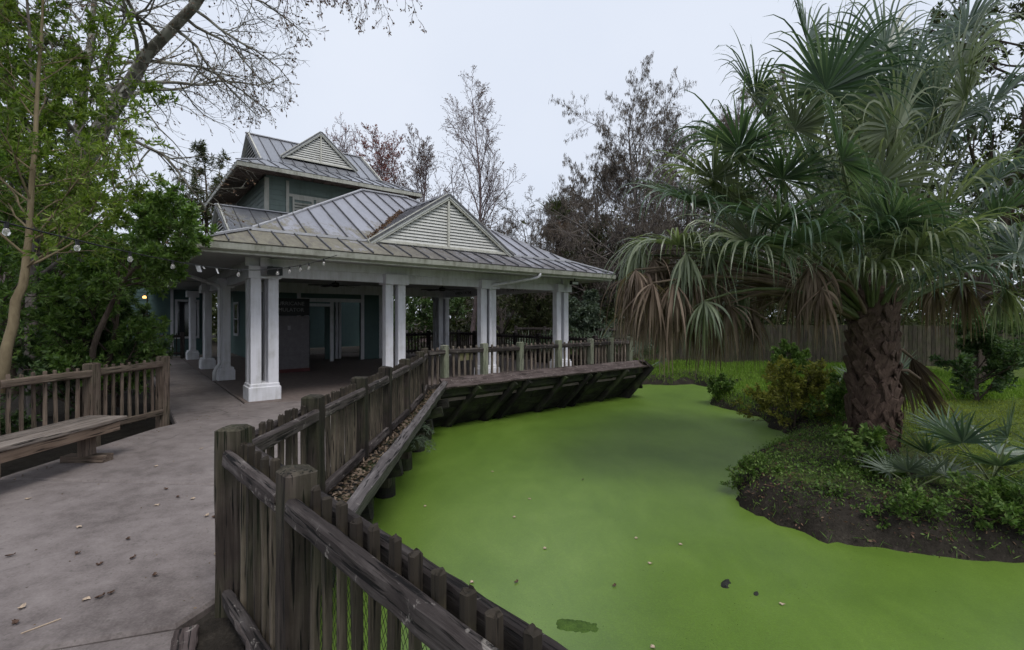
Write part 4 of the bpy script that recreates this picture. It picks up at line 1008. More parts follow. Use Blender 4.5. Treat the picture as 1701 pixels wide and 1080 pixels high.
# ---- left bank
tree('sycamore_tree', 'large pale-barked leaning tree with bare drooping seed-hung twigs at upper left', (-12.2, 13.0, -.1), 14, .29, 5, BK['syc'], LG['rust'], 6500, (.065, .036),
     trunk_pts=[(-12.3,13,-.3),(-12.0,13,3),at(125,310,13),at(185,185,12.8),at(232,105,12.6),at(330,5,12.2),at(395,-90,11.8),at(440,-180,11.6)],
     n1=24, n2=14, n3=9, a1=62, l1=.37, f1=.36, trop=-.02, droop=.06, wander=.16, twig_r=.005, leaf_f0=.7, spread=.5, l2=.45, up1=0.0, rr=.34)
tree('sycamore_tree', 'second pale trunk rising straight behind the leaning bare tree', (-13.1, 14.2, -.1), 15, .22, 15, BK['syc'], LG['rust'], 1500, (.09, .05), lean=(.06, 0), n1=14, n2=8, n3=5, a1=45, l1=.33, f1=.45, twig_r=.006, leaf_f0=.7)
# overhanging bare branch above the frame's top edge
tree('overhanging_branch', 'bare hanging seed-hung twigs reaching in at the top edge of the sky', (-2.6, 9.6, 8.6), 3, .03, 77, BK['purple'], LG['rust'], 700, (.065, .036), cat='branch',
     trunk_pts=[at(438,-176,11.6),at(450,-110,10.6),at(560,-60,10),at(660,-70,9.8)], n1=13, n2=7, n3=4, a1=70, l1=.36, f1=.05, trop=-.06, droop=.14, twig_r=.004, leaf_f0=.3, up1=-.5)
tree('willowy_sapling', 'slender tan-stemmed sapling with yellow-green leaves right behind the left railing', (-5.95, 5.35, -.1), 4.6, .062, 21, BK['tan'], LG['willow'], 15000, (.085, .024),
     trunk_pts=[at(-6,650,5.45),at(8,600,5.45),at(28,505,5.5),at(44,440,5.55),at(48,380,5.6),at(58,230,5.7),at(66,90,5.8),at(78,-60,5.9)], n1=24, n2=9, n3=6, a1=58, l1=.36, f1=.40, trop=.05, twig_r=.0025, spread=.7, rr=.4)
tree('myrtle_tree', 'tall yellow-green evergreen filling the upper left corner', (-8.3, 8.4, -.1), 8.4, .10, 22, BK['grey'], LG['willow'], 34000, (.12, .034), n1=26, n2=9, n3=6, a1=55, l1=.30, f1=.25, twig_r=.003)
tree('myrtle_bush', 'dense glossy green bush reaching over to the pavilion eave', (-6.75, 7.75, -.1), 2.95, .07, 23, BK['brown'], LG['myrtle'], 21000, (.090, .032), lean=(.20, -.03), n1=22, n2=10, n3=6, a1=62, l1=.46, f1=.18, twig_r=.003)
tree('myrtle_bush', 'broad shaded bush between the sapling and the glossy bush', (-7.6, 6.7, -.1), 3.3, .06, 24, BK['brown'], LG['myrtle'], 19000, (.085, .028), n1=20, n2=10, n3=6, a1=64, l1=.50, f1=.10, twig_r=.003)
tree('myrtle_bush', 'leafy green bough hanging over the left railing end before the pavilion eave', (-6.35, 7.2, -.1), 3.2, .05, 33, BK['brown'], LG['myrtle'], 9500, (.09, .031), trunk_pts=[(-6.4,7.25,-.2),(-6.2,7.1,1.2),(-5.7,7.0,2.1),(-5.2,6.9,2.6),(-4.75,6.85,2.95)], n1=20, n2=9, n3=6, a1=60, l1=.26, f1=.45, twig_r=.003)
tree('dark_shrub', 'low dark shrub massed behind the left railing posts', (-7.0, 7.8, -.1), 1.9, .04, 25, BK['brown'], LG['deep'], 16000, (.085, .032), n1=18, n2=9, n3=6, a1=66, l1=.62, f1=.05, cat='shrub', twig_r=.003)
tree('dark_shrub', 'low dark shrub at the left edge behind the bench', (-6.9, 5.6, -.1), 1.5, .04, 26, BK['brown'], LG['deep'], 14000, (.08, .03), n1=18, n2=9, n3=6, a1=66, l1=.72, f1=.05, cat='shrub', twig_r=.003)
tree('dark_shrub', 'shadowy shrub beside the far shaded walk', (-9.3, 10.3, -.1), 2.6, .05, 27, BK['brown'], LG['deep'], 16000, (.11, .04), n1=18, n2=9, n3=6, a1=64, l1=.6, f1=.05, cat='shrub', twig_r=.003)
tree('dark_shrub', 'dark leafy shrub before the teal wall at the end of the shaded walk', (-7.75, 9.4, -.1), 2.7, .05, 34, BK['brown'], LG['deep'], 12000, (.09, .034), n1=18, n2=9, n3=6, a1=64, l1=.42, f1=.08, cat='shrub', twig_r=.003)
tree('evergreen_tree', 'dark evergreen standing behind the glossy bush on the left', (-11.5, 11.0, -.1), 6.5, .12, 28, BK['brown'], LG['myrtle'], 22000, (.13, .045), n1=24, n2=9, n3=6, a1=60, l1=.36, f1=.12, twig_r=.004)
tree('evergreen_tree', 'tall shaggy dark evergreen at the far upper left edge', (-15.5, 14.5, -.1), 12, .2, 29, BK['brown'], LG['ever'], 24000, (.24, .06), n1=28, n2=9, n3=5, a1=60, l1=.28, f1=.15, twig_r=.006)
tree('pine_tree', 'dark green pine rising left of the tower roof', (-20.5, 31, -.1), 12.5, .22, 30, BK['brown'], LG['ever'], 9000, (.30, .055), n1=22, n2=8, n3=5, a1=62, l1=.26, f1=.35, twig_r=.010)
tree('pine_tree', 'thin pine further left of the tower between bare twigs', (-23.5, 32, -.1), 10.5, .18, 31, BK['brown'], LG['ever'], 5500, (.30, .055), n1=18, n2=8, n3=5, a1=62, l1=.28, f1=.3, twig_r=.010)
# ---- behind the buildings
tree('red_maple', 'reddish budding maple right of the tower roof', (-9.9, 36, -.1), 13.8, .22, 41, BK['purple'], LG['red'], 26000, (.085, .05), n1=28, n2=12, n3=8, a1=38, l1=.42, f1=.25, trop=.10, twig_r=.010, leaf_f0=.5)
tree('bare_tree', 'bare grey many-twigged tree between the red maple and the tall slim tree', (-6.5, 35, -.1), 13.0, .2, 42, BK['purple'], LG['rust'], 12000, (.085, .05), n1=28, n2=12, n3=9, a1=40, l1=.42, f1=.2, trop=.08, twig_r=.010, leaf_f0=.5)
tree('bare_tree', 'bare twiggy tree just behind the tower ridge end', (-12.8, 38, -.1), 14.4, .2, 43, BK['purple'], LG['red'], 5000, (.08, .05), n1=26, n2=12, n3=9, a1=40, l1=.40, f1=.2, trop=.08, twig_r=.010, leaf_f0=.5)
tree('slim_tree', 'tall slim bare tree with an upswept leader behind the front gable', (-2.75, 33, -.1), 17.4, .17, 44, BK['purple'], LG['rust'], 4200, (.09, .055), n1=26, n2=12, n3=8, a1=38, l1=.30, f1=.28, trop=.06, twig_r=.009, leaf_f0=.6)
def cypress(label, base, h, seed, n=26):
    root, last = tree('cypress_tree', label, base, h, .20, seed, BK['grey'], None, 0, n1=n, n2=15, n3=9, a1=64, l1=.50, f1=.15, trop=.035, wander=.07, twig_r=.0055, l2=.40, l3=.42)
    rng = np.random.default_rng(seed+1); pos, dr = sample(rng, last, 16000, .35)
    pos = np.repeat(pos, 2, 0) + rng.normal(0, .035, (32000, 3))
    V, F = leaves(rng, pos, np.tile([[0, 0, -1.0]], (len(pos), 1)), .17, .024, .16, 0, .05)
    tag(obj('crown', mesh_np('crown', V, F, LG['tassel']), root, I4), kind='stuff')
cypress('bare cypress hung with dark tassels left of the big palm', (6.9, 25.5, -.4), 12.6, 51, 30)
cypress('bare cypress behind the crown of the big palm', (11.2, 24.0, -.4), 12.4, 52, 24)
cypress('broad low cypress just left of the tallest one', (4.9, 26.5, -.4), 9.8, 54, 26)
cypress('cypress between the tallest one and the palm crown', (9.0, 27.0, -.4), 11.2, 55, 26)
cypress('thin cypress with dark tassels above the far end of the pavilion roof', (3.9, 31.0, -.4), 9.6, 53, 24)
tree('oak_tree', 'shadowy brown-green tree at the far right edge behind the palm', (14.0, 14.5, -.4), 11.5, .25, 61, BK['brown'], LG['ever'], 22000, (.17, .06), n1=26, n2=10, n3=6, a1=62, l1=.36, f1=.2, twig_r=.006)
tree('oak_tree', 'olive tree behind the wooden yard fence on the right', (16.5, 22.5, -.4), 11, .25, 62, BK['brown'], LG['ever'], 18000, (.22, .07), n1=26, n2=10, n3=6, a1=62, l1=.38, f1=.2, twig_r=.007)
tree('dark_shrub', 'dark spreading shrub at the right edge beyond the lawn', (10.6, 10.9, -.4), 2.1, .05, 63, BK['brown'], LG['deep'], 15000, (.10, .035), n1=18, n2=9, n3=6, a1=62, l1=.6, f1=.05, cat='shrub', twig_r=.003)
for k, (x, y, h, mt, lb) in enumerate(((1.0, 26.5, 4.6, 'ever', 'olive bush seen between the middle columns'), (-3.6, 25.5, 5.0, 'deep', 'dark leafy bush seen between the second and third front columns'), (5.2, 27.5, 6.4, 'ever', 'olive thicket beside the far end of the pavilion roof'),
                                      (8.6, 28.0, 5.2, 'ever', 'olive thicket behind the left fronds of the palm'), (3.2, 22.6, 2.8, 'grey', 'grey-green bush right of the last column'), (-7.4, 27, 4.4, 'deep', 'dark bush behind the back railing by the teal wall'))):
    tree('background_bush', lb, (x, y, -.3), h, .09, 70+k, BK['brown'], LG[mt], 13000, (.20, .06), n1=20, n2=9, n3=5, a1=62, l1=.5, f1=.1, cat='bush', twig_r=.006, group=None)
for k, (x, y, h, lb) in enumerate(((4.6, 29.5, 8.6, 'grey-brown bare tangle left of the main cypress trunk'), (8.8, 30.5, 9.4, 'grey-brown bare tangle right of the main cypress trunk'), (12.6, 27.0, 9.0, 'grey-brown bare tangle behind the palm trunk'), (-.6, 31.0, 7.6, 'low bare tangle behind the right slope of the pavilion roof'), (18.5, 25.0, 10.0, 'grey-brown bare tangle at the far right'), (2.3, 29.0, 8.0, 'grey-brown bare tangle over the right end of the pavilion roof'))):
    tree('bare_tree', lb, (x, y, -.3), h, .13, 120+k, BK['grey'], LG['tassel'], 9000, (.12, .025), n1=26, n2=12, n3=9, a1=52, l1=.48, f1=.08, trop=.05, wander=.13, twig_r=.008, leaf_f0=.3, droop=.02)
# the wood that closes the view all round
rng = np.random.default_rng(90)
Vs = Soup()
for k in range(230):
    a = rng.uniform(-1.15, 1.15); d = rng.uniform(37, 50); c = np.array([math.sin(a)*d, math.cos(a)*d, rng.uniform(.5, 5.2 + (2.2 if a > .1 else 0))]); n = 420
    p = c + rng.normal(0, 1, (n, 3))*np.array([2.0, 2.0, 1.35]); Vs.add(*leaves(rng, p, rng.normal(0, 1, (n, 3)), .50, .20, .8))
for k in range(90):
    x_ = rng.uniform(5, 24); c = np.array([x_, 23.0 - .2*(x_-5) + rng.uniform(0, 3.5), rng.uniform(.2, 2.9)]); n = 260
    p = c + rng.normal(0, 1, (n, 3))*np.array([1.0, .7, .7]); Vs.add(*leaves(rng, p, rng.normal(0, 1, (n, 3)), .26, .09, .8))
tag(obj('woodland', Vs.mesh('woodland', LG['ever'])), 'distant olive woodland closing the view behind everything', 'woodland', kind='stuff')

# ---- fan palms
def frond(rng, hub, axis_, nrm, Rb, nseg, mat, parent, droop, name='frond', span=150, wmax=.034, bend_at=.42, stiff=1.0, hang=0.0):
    """costapalmate leaf: segments round the hub, joined near it, tips hanging"""
    a = axis_/np.linalg.norm(axis_); n_ = nrm - a*nrm.dot(a); n_ /= np.linalg.norm(n_); s = np.cross(n_, a)
    ph = np.radians(np.linspace(-span, span, nseg)) + rng.normal(0, .012, nseg)
    base = np.cos(ph)[:, None]*a + np.sin(ph)[:, None]*s
    fold = .10 + .30*np.abs(np.sin(ph))**2
    d = unit(base + fold[:, None]*n_ + rng.normal(0, .03, (nseg, 3)))
    if hang:
        hs = np.clip(hang + rng.normal(0, .16, nseg), .2, .95)[:, None]; d = unit(d*(1-hs) + np.array([0, 0, -1.0])*hs + rng.normal(0, .20, (nseg, 3)))
    L = Rb*(.72 + .28*np.cos(ph*.62))*rng.uniform(.82 - .35*(hang > 0), 1.12, nseg)
    K = 10; f = np.linspace(0, 1, K); st = (L/(K-1))[:, None]
    P = np.zeros((nseg, K, 3)); P[:, 0] = hub + a*0.0
    bj = rng.uniform(.6, 1.45, nseg); dd = d.copy(); dr = droop*rng.uniform(.25, 1.7, nseg)
    for k in range(1, K):
        g = np.clip((f[k]-bend_at*bj)/(1-bend_at*bj), 0, 1)**.8
        # the midrib (costa) itself arches a little
        dd = unit(dd + np.array([0, 0, -1.0])*(dr*g*.6 + .02*stiff)[:, None]); P[:, k] = P[:, k-1] + dd*st
    wv = np.array([.006, .50, .92, 1.0, .88, .68, .52, .38, .24, .03])*wmax
    side = np.zeros_like(P)
    T = unit(np.gradient(P, axis=1)); tilt = np.where(np.arange(nseg) % 2, .35, -.35)[:, None, None]
    nn = np.broadcast_to(n_, T.shape); S = unit(np.cross(T, nn)); U = np.cross(S, T); S = unit(S + U*tilt)
    V = np.stack([P + S*wv[None, :, None], P - S*wv[None, :, None]], 2).reshape(-1, 3)
    idx = np.arange(nseg*K*2).reshape(nseg, K, 2)
    F = np.stack([idx[:, :-1, 0], idx[:, 1:, 0], idx[:, 1:, 1], idx[:, :-1, 1]], -1).reshape(-1, 4)
    return obj(name, mesh_np(name, V, F, mat), parent, I4)
PET = m_plain('petiole', (.085, .105, .045), .5, .35, 0, .3); PETD = m_plain('petiole_dry', (.12, .09, .065), .8, .2, 0, .3)
def petiole(parent, a, b, up, r0, r1, mat, sag_=0.0):
    f = np.linspace(0, 1, 8)[:, None]; p = a*(1-f)+b*f + up*(4*f*(1-f))*.12 ; p[:, 2] -= (sag_*f[:, 0]**2)
    mb = MB(); mb.tube(p, np.linspace(r0, r1, 8), 6); return mb.build('petiole', mat, parent, I4, True), p[-1], unit((p[-1]-p[-2])[None])[0]
BOOT = m_bark('palm_boot', (.024, .015, .011), (.150, .102, .080), 7, .3, .9, (.060, .038, .031))
PTR = m_bark('palm_trunk', (.016, .011, .008), (.055, .038, .028), 7, .5, 1.0)
def big_palm():
    rng = np.random.default_rng(7); bx, by = 5.45, 7.25; bz = float(ground_z(bx, by)); top = 2.05
    root = tag(empty('cabbage_palm', (bx, by, bz)), 'large fan palm with a thick booted trunk on the right bank of the pond', 'palm')
    zz = np.linspace(bz-.1, top+.2, 12); rr = np.interp(zz, [bz, bz+.4, 1.0, 1.7, top+.2], [.34, .30, .285, .30, .15])
    mb = MB(); mb.tube(np.stack([bx + .02*np.sin(zz*2), np.full(12, by), zz], 1), rr, 20); trunk = mb.build('trunk', PTR, root, I4, True)
    # split leaf bases criss-crossing up the trunk
    rows = 17
    for j in range(rows):
        z = bz + .12 + j*(top-.25-bz)/rows; r = float(np.interp(z, zz, rr))
        for k in range(9):
            an = 2*math.pi*(k + .5*(j % 2))/9 + rng.normal(0, .06); out = np.array([math.cos(an), math.sin(an), 0]); tanv = np.array([-math.sin(an), math.cos(an), 0])
            if out[1] > .55: continue          # far side is never in view from the path
            for sg in (-1, 1):
                if rng.random() < .14: continue
                ln = rng.uniform(.20, .42); p0 = np.array([bx, by, z]) + out*(r-.01); p1 = p0 + out*rng.uniform(-.01, .05) + tanv*sg*rng.uniform(.07, .17) + np.array([0, 0, ln])
                p0 = p0 - tanv*sg*.02
                plank('boot', trunk, tuple(p0), tuple(p1), rng.choice([.085, .105, .13]), .022, BOOT, side=tuple(np.cross(out, p1-p0)), seg=4, jit=.005, var=int(rng.integers(0, 5)), tip=.03, ch=.008)
    crown = np.array([bx, by, top])
    def put(hub, arch, mat, Rb, droop, bend=.5, hang=0.0, wmax=.021, dead=False, face=.35, start=-.45):
        st = crown + np.array([0, 0, start]); h2 = np.array([hub[0]-st[0], hub[1]-st[1], 0]); st = st + h2/max(np.linalg.norm(h2), .1)*.12
        f8 = np.linspace(0, 1, 8)[:, None]; pp = st*(1-f8) + hub*f8; pp[:, 2] += arch*4*f8[:, 0]*(1-f8[:, 0]); ax = unit((pp[-1]-pp[-2])[None])[0]
        up = np.array([0, 0, 1.0]); nr = up - ax*ax.dot(up)
        if np.linalg.norm(nr) < .2: nr = -np.array([ax[0], ax[1], 0]) + .01
        nr = unit(nr[None])[0] + np.array([-.55, -.83, 0])*face + rng.normal(0, .2, 3)
        o = frond(rng, hub, ax + np.array([0, 0, -.15]), nr, Rb, 62, mat, root, droop, wmax=wmax, bend_at=bend, span=155, hang=hang)
        if dead: o['label'] = 'withered brown hanging frond'
        mb = MB(); mb.tube(pp, np.linspace(.034, .014, 8), 6); mb.build('petiole', PETD if dead else PET, o, I4, True)
    GR, PA, DE = LG['palm'], LG['palm_pale'], LG['palm_dead']
    # the fans that stand out on the side of the path
    for (x_, y_, d_, m_, R_, dr_, fc) in ((1372,150,6.4,GR,1.30,1.0,.5),(1470,85,7.0,GR,1.25,.8,.2),(1552,178,6.7,GR,1.25,1.0,.3),(1398,268,5.8,GR,1.15,1.0,.9),(1228,250,6.5,GR,1.20,1.1,.4),
            (1292,372,6.1,GR,1.25,1.3,.7),(1150,338,6.8,GR,1.15,1.1,.4),(1128,408,6.7,PA,1.15,1.2,.4),(1425,402,6.2,GR,1.10,1.4,.8),(1568,352,6.1,PA,1.30,1.5,.5),(1655,300,6.9,GR,1.25,1.1,.3),
            (1640,185,7.3,GR,1.25,1.0,.3),(1340,70,7.8,GR,1.2,.9,.2),(1605,50,7.7,GR,1.25,.9,.2),(1490,215,6.3,PA,1.15,1.3,.5),(1320,215,6.9,PA,1.2,1.3,.4),(1455,310,6.6,PA,1.1,1.5,.5),
            (1690,420,6.6,GR,1.15,1.2,.4),(1215,330,7.3,PA,1.15,1.3,.3),(1505,420,6.5,PA,1.0,1.5,.5),(1620,420,7.2,PA,1.1,1.4,.3),(1255,160,7.6,GR,1.15,1.0,.2),(1330,405,5.9,GR,1.2,1.6,.6),(1480,368,6.0,GR,1.15,1.5,.7),(1532,412,6.0,PA,1.2,1.6,.6),(1250,405,6.3,PA,1.2,1.5,.5),(1450,445,6.3,PA,1.05,1.7,.6),(1560,455,6.6,GR,1.05,1.5,.4),(1655,362,6.3,GR,1.2,1.4,.4),(1185,298,6.9,PA,1.15,1.4,.4),(1300,298,6.4,GR,1.2,1.3,.5),(1590,120,7.0,PA,1.2,1.2,.3),):
        put(at(x_, y_, d_), .10, m_, R_, dr_, face=fc)
    # the rest of the crown, round the back
    N = 24; ga = 2.39996
    for i in range(N):
        f = i/(N-1); el = math.radians(86 - 66*f**.9 + rng.normal(0, 5)); az = i*ga + rng.normal(0, .12)
        d = np.array([math.cos(az)*math.cos(el), math.sin(az)*math.cos(el), math.sin(el)])
        if d[1] < -.25: d[1] *= -1
        Lp = rng.uniform(2.2, 3.2) if el > math.radians(50) else rng.uniform(1.8, 2.8)
        put(crown + d*Lp + np.array([0, 0, -.3*f]), .15, PA if rng.random() < .4 else GR, rng.uniform(1.0, 1.25), .9 + .6*f, face=.1)
    # withered mass hanging at the ends of the long western stalks, and a few behind
    for (x_, y_, d_, dd_) in ((1072,452,6.6,1),(1108,440,7.0,1),(1150,462,6.5,1),(1050,425,7.3,0),(1185,480,6.9,1),(1090,490,7.6,1),(1225,470,7.2,0),(1130,500,8.0,1),(1062,400,7.0,0),(1205,440,7.6,1),(1160,430,7.4,0),(1350,440,6.4,1),(1265,455,7.7,1),(1600,470,7.4,1),(1670,480,7.8,0),(1300,430,8.2,1),(1085,430,6.9,1),(1100,510,6.6,1),(1150,515,7.0,1),(1060,495,6.8,1),(1190,525,7.5,1),(1125,485,7.2,1),(1210,505,6.7,1),(1085,470,6.2,1),(1250,520,7.2,1),(1170,500,6.2,0),(1330,470,6.9,1),(1365,480,6.1,1),(1120,470,6.3,1),(1040,462,7.0,1),(1165,445,7.0,1),(1095,415,7.5,1),(1140,420,6.3,0),(1075,480,7.3,1),(1200,500,7.4,1),(1240,500,8.0,1),(1055,448,6.5,1),(1180,410,6.7,0),(1380,455,8.0,1),(1550,470,8.2,1)):
        put(at(x_, y_, d_), .32, DE if dd_ else PA, rng.uniform(.85, 1.08), 1.1, .2, rng.uniform(.66, .8), .016, bool(dd_), .1, -.55)
    # withered fronds folded against the trunk
    for k, (an, dz) in enumerate(((.0, -.95), (.35, -1.15), (-.3, -1.25))):
        out = np.array([math.cos(an), math.sin(an), 0]); st = crown + out*.25 + np.array([0, 0, dz]); hub = st + out*.35 + np.array([0, 0, -.12])
        o = frond(rng, hub, out*.35 + np.array([0, 0, -1.0]), out, .85, 30, LG['palm_dead'], root, .8, span=42, wmax=.020); o['label'] = 'withered brown hanging frond'
        mb = MB(); mb.tube([st - out*.1, st + out*.2, hub], [.03, .025, .018], 6); mb.build('petiole', PETD, o, I4, True)
    # long low leaf stalks showing against the fence
    return root
big_palm()
def small_palm(label, base, nf, Lp, Rb, seed, mat, h=.0, name='palmetto', nseg=26, dead=0):
    rng = np.random.default_rng(seed); base = np.array(base, float); root = tag(empty(name, tuple(base)), label, 'palm')
    if h:
        mb = MB(); z = np.linspace(-.2, h, 8); mb.tube(np.stack([base[0]+0*z, base[1]+0*z, base[2]+z], 1), np.linspace(.22, .17, 8), 10); mb.build('trunk', BOOT, root, I4, True)
    for i in range(nf + dead):
        isd = i >= nf
        el = math.radians(rng.uniform(15, 75) if not isd else rng.uniform(-75, -40)); az = i*2.39996 + rng.normal(0, .2)
        d = np.array([math.cos(az)*math.cos(el), math.sin(az)*math.cos(el), math.sin(el)]); st = base + np.array([0, 0, h])
        L = Lp*rng.uniform(.8, 1.2)*(.6 if isd else 1); f8 = np.linspace(0, 1, 6)[:, None]; pp = st + d*L*f8; pp[:, 2] -= .12*L*f8[:, 0]**2
        ax = unit((pp[-1]-pp[-2])[None])[0]; nr = np.array([0, 0, 1.0]) + rng.normal(0, .3, 3)
        o = frond(rng, pp[-1], ax, nr, Rb*rng.uniform(.85, 1.15), nseg, LG['palm_dead'] if isd else mat, root, .12 if not isd else .5, span=115, wmax=Rb*.030, stiff=.3)
        mb = MB(); mb.tube(pp, np.linspace(.012, .007, 6)*(1+h*.15), 5); mb.build('petiole', PETD if isd else PET, o, I4, True)
gz = lambda x, y: float(ground_z(x, y))
small_palm('grey-green palmetto fanning out on the bank right of the palm trunk', (5.75, 5.75, gz(5.75, 5.75)), 8, .66, .58, 201, LG['palm'])
small_palm('drooping low palmetto below the larger grey-green one', (4.75, 5.65, gz(4.75, 5.65)), 5, .34, .40, 202, LG['grey'])
small_palm('pale palmetto by the yard fence right of the trunk', (9.3, 12.0, gz(9.3, 12)), 9, .7, .6, 203, LG['grey'])
for k, (x, y, lb) in enumerate(((3.1, 19.6, 'blue-green palmetto clump right of the last column'), (4.2, 20.6, 'blue-green palmetto clump left of the hanging palm fronds'), (1.2, 21.5, 'palmetto seen between the last two columns'), (5.4, 19.4, 'palmetto half hidden behind the dead palm fronds'))):
    small_palm(lb, (x, y, gz(x, y)), 11, 1.0, .8, 210+k, LG['grey'], nseg=22)
small_palm('distant cabbage palm with a shaggy brown skirt above the pavilion roof', (2.75, 28.5, -.4), 16, .9, .9, 220, LG['ever'], h=7.7, name='cabbage_palm', dead=26)

# ---- board fence closing the yard on the right
yf = tag(empty('yard_fence', (5, 20.5, -.4)), 'weathered board fence across the back of the grassy bank', 'fence')
fa = np.array([4.6, 20.9]); fbb = np.array([21.0, 17.6]); e = (fbb-fa)/np.linalg.norm(fbb-fa); nbd = int(np.linalg.norm(fbb-fa)/.155); rng = np.random.default_rng(5)
for k in range(nbd):
    p = fa + e*k*.155; hgt = 1.25 + rng.normal(0, .012)
    plank('board', yf, (*p, -.75), (*(p+rng.normal(0, .004, 2)), hgt), .145, .022, M['yard_fence'], side=(*e, 0), seg=2, jit=.002, var=int(rng.integers(0, 6)))
for z in (-.1, .95):
    for k in range(0, nbd, 16):
        a = fa + e*k*.155; b = fa + e*min(k+16, nbd)*.155; q = np.array([-e[1], e[0]])*.04; plank('rail', yf, (*(a+q), z), (*(b+q), z), .09, .04, M['yard_fence'], seg=2)

# ---- grass, ground cover and bushes on the banks
def scatter(n, x0, x1, y0, y1, rng, dmin, dmax, dens=None):
    out = []
    x = rng.uniform(x0, x1, n*3); y = rng.uniform(y0, y1, n*3); d = pond_sd(x, y); ok = (d > dmin) & (d < dmax)
    if dens is not None: ok &= rng.random(len(x)) < dens(x, y, d)
    x, y = x[ok][:n], y[ok][:n]
    return np.stack([x, y, ground_z(x, y)], 1)
rng = np.random.default_rng(31)
# long bright grass of the far bank and the meadow
p = scatter(52000, 3.9, 15, 11.0, 21, rng, .05, 30); Vg = leaves(rng, p, np.tile([[0, 0, 1.0]], (len(p), 1)), .17, .016, .55, 0, .25)
tag(obj('grass', mesh_np('grass', *Vg, LG['grass'])), 'bright green grass on the far bank before the fence', 'grass', kind='stuff')
p = scatter(26000, 6.0, 14, 4.8, 11.0, rng, .3, 30); Vg = leaves(rng, p, np.tile([[0, 0, 1.0]], (len(p), 1)), .07, .012, .7, 0, .25)
tag(obj('lawn_grass', mesh_np('lawn_grass', *Vg, LG['lawn'])), 'short yellowish grass right of the palm trunk', 'grass', kind='stuff')
# creeping leafy cover along the near bank
s = Soup()
clumps = scatter(240, 2.8, 9, 4.6, 13.6, rng, .10, 1.6, lambda x, y, d: np.where(x < 7, .8, .5))
for c in clumps:
    if c[0] < 4.2 and c[1] < 6.6 and pond_sd(np.array([c[0]]), np.array([c[1]]))[0] < .45 and rng.random() < .75: continue
    n = int(rng.integers(40, 140)); q = c + rng.normal(0, 1, (n, 3))*np.array([.20, .20, .02]); q[:, 2] = ground_z(q[:, 0], q[:, 1]) + np.abs(rng.normal(0, .055, n)); q = q[pond_sd(q[:, 0], q[:, 1]) > -.03]
    s.add(*leaves(rng, q, np.tile([[0, 0, .6]], (len(q), 1)), .040, .020, .8))
p = scatter(11000, 2.8, 7, 4.6, 13.6, rng, .12, 1.2, lambda x, y, d: np.clip(vnoise(x, y, 2.0)*2.4 + .35, 0, 1)); s.add(*leaves(rng, p, np.tile([[0, 0, 1.0]], (len(p), 1)), .055, .009, .8, 0, .3))
p = scatter(5000, 2.7, 9, 4.5, 13.8, rng, -.06, .14); s.add(*leaves(rng, p, np.tile([[0, 0, .5]], (len(p), 1)), .11, .009, .9, .1, .4))
tag(obj('ground_cover', s.mesh('ground_cover', LG['cover'])), 'low leafy weeds creeping over the near bank', 'weeds', kind='stuff')
tree('yellow_bush', 'yellowing twiggy bush leaning over the water left of the palm trunk', (5.75, 9.75, gz(5.75, 9.75)), 1.1, .03, 81, BK['brown'], LG['olive'], 7500, (.080, .038), n1=20, n2=8, n3=4, a1=54, l1=.92, f1=.02, cat='bush', twig_r=.003)
tree('yellow_bush', 'lower yellow-green bush left of the larger yellowing one', (5.85, 10.75, gz(5.85, 10.75)), .72, .02, 88, BK['brown'], LG['olive'], 3600, (.075, .036), n1=14, n2=8, n3=4, a1=58, l1=.9, f1=.02, cat='bush', twig_r=.003)
tree('green_bush', 'mid-green bush between the yellow bush and the palm trunk', (6.3, 9.0, gz(6.3, 9.0)), .95, .03, 82, BK['brown'], LG['cover'], 5000, (.07, .032), n1=16, n2=8, n3=5, a1=55, l1=.65, f1=.02, cat='bush', twig_r=.003)
tree('green_bush', 'dark green mound in the grass before the yard fence', (9.2, 15.8, gz(9.2, 15.8)), 1.0, .04, 83, BK['brown'], LG['cover'], 7000, (.11, .05), n1=16, n2=8, n3=5, a1=60, l1=.75, f1=.02, cat='bush', twig_r=.004)
tree('green_bush', 'small leafy shrub at the foot of the palm trunk', (4.62, 6.35, gz(4.62, 6.35)), .62, .02, 84, BK['brown'], LG['cover'], 1700, (.085, .042), n1=12, n2=7, n3=4, a1=55, l1=.75, f1=.02, cat='bush', twig_r=.002)
tree('green_bush', 'little green bush on the tip of the far point', (5.75, 13.0, gz(5.75, 13.0)), .55, .02, 85, BK['brown'], LG['cover'], 2400, (.08, .04), n1=12, n2=7, n3=4, a1=60, l1=.9, f1=.02, cat='bush', twig_r=.003)
tree('green_bush', 'wispy shrub on the near point of the bank', (3.25, 6.45, gz(3.25, 6.45)), .38, .014, 86, BK['brown'], LG['cover'], 1500, (.05, .022), n1=12, n2=7, n3=4, a1=65, l1=1.1, f1=.02, cat='bush', twig_r=.002)
tree('green_bush', 'weedy bush on the near right bank below the palmetto', (5.0, 5.0, gz(5.0, 5.0)), .42, .015, 87, BK['brown'], LG['cover'], 2600, (.06, .028), n1=14, n2=7, n3=4, a1=62, l1=1.2, f1=.02, cat='bush', twig_r=.002)
for k, (x, y, h, lb) in enumerate(((4.25, 5.08, .34, 'weeds trailing to the water below the small leafy shrub'), (5.7, 4.95, .42, 'dark weedy bush at the lower right corner of the bank'), (3.75, 5.6, .22, 'small sprout on the bare mud of the near bank'))):
    tree('green_bush', lb, (x, y, gz(x, y)), h, .012, 92+k, BK['brown'], LG['cover'] if k != 1 else LG['deep'], (1600, 2600, 260)[k], (.055, .025), n1=12, n2=7, n3=4, a1=62, l1=1.2, f1=.02, cat='bush', twig_r=.002)
p = scatter(4200, 2.8, 8, 4.5, 13.5, rng, -.01, .75); p[:, 2] += .006
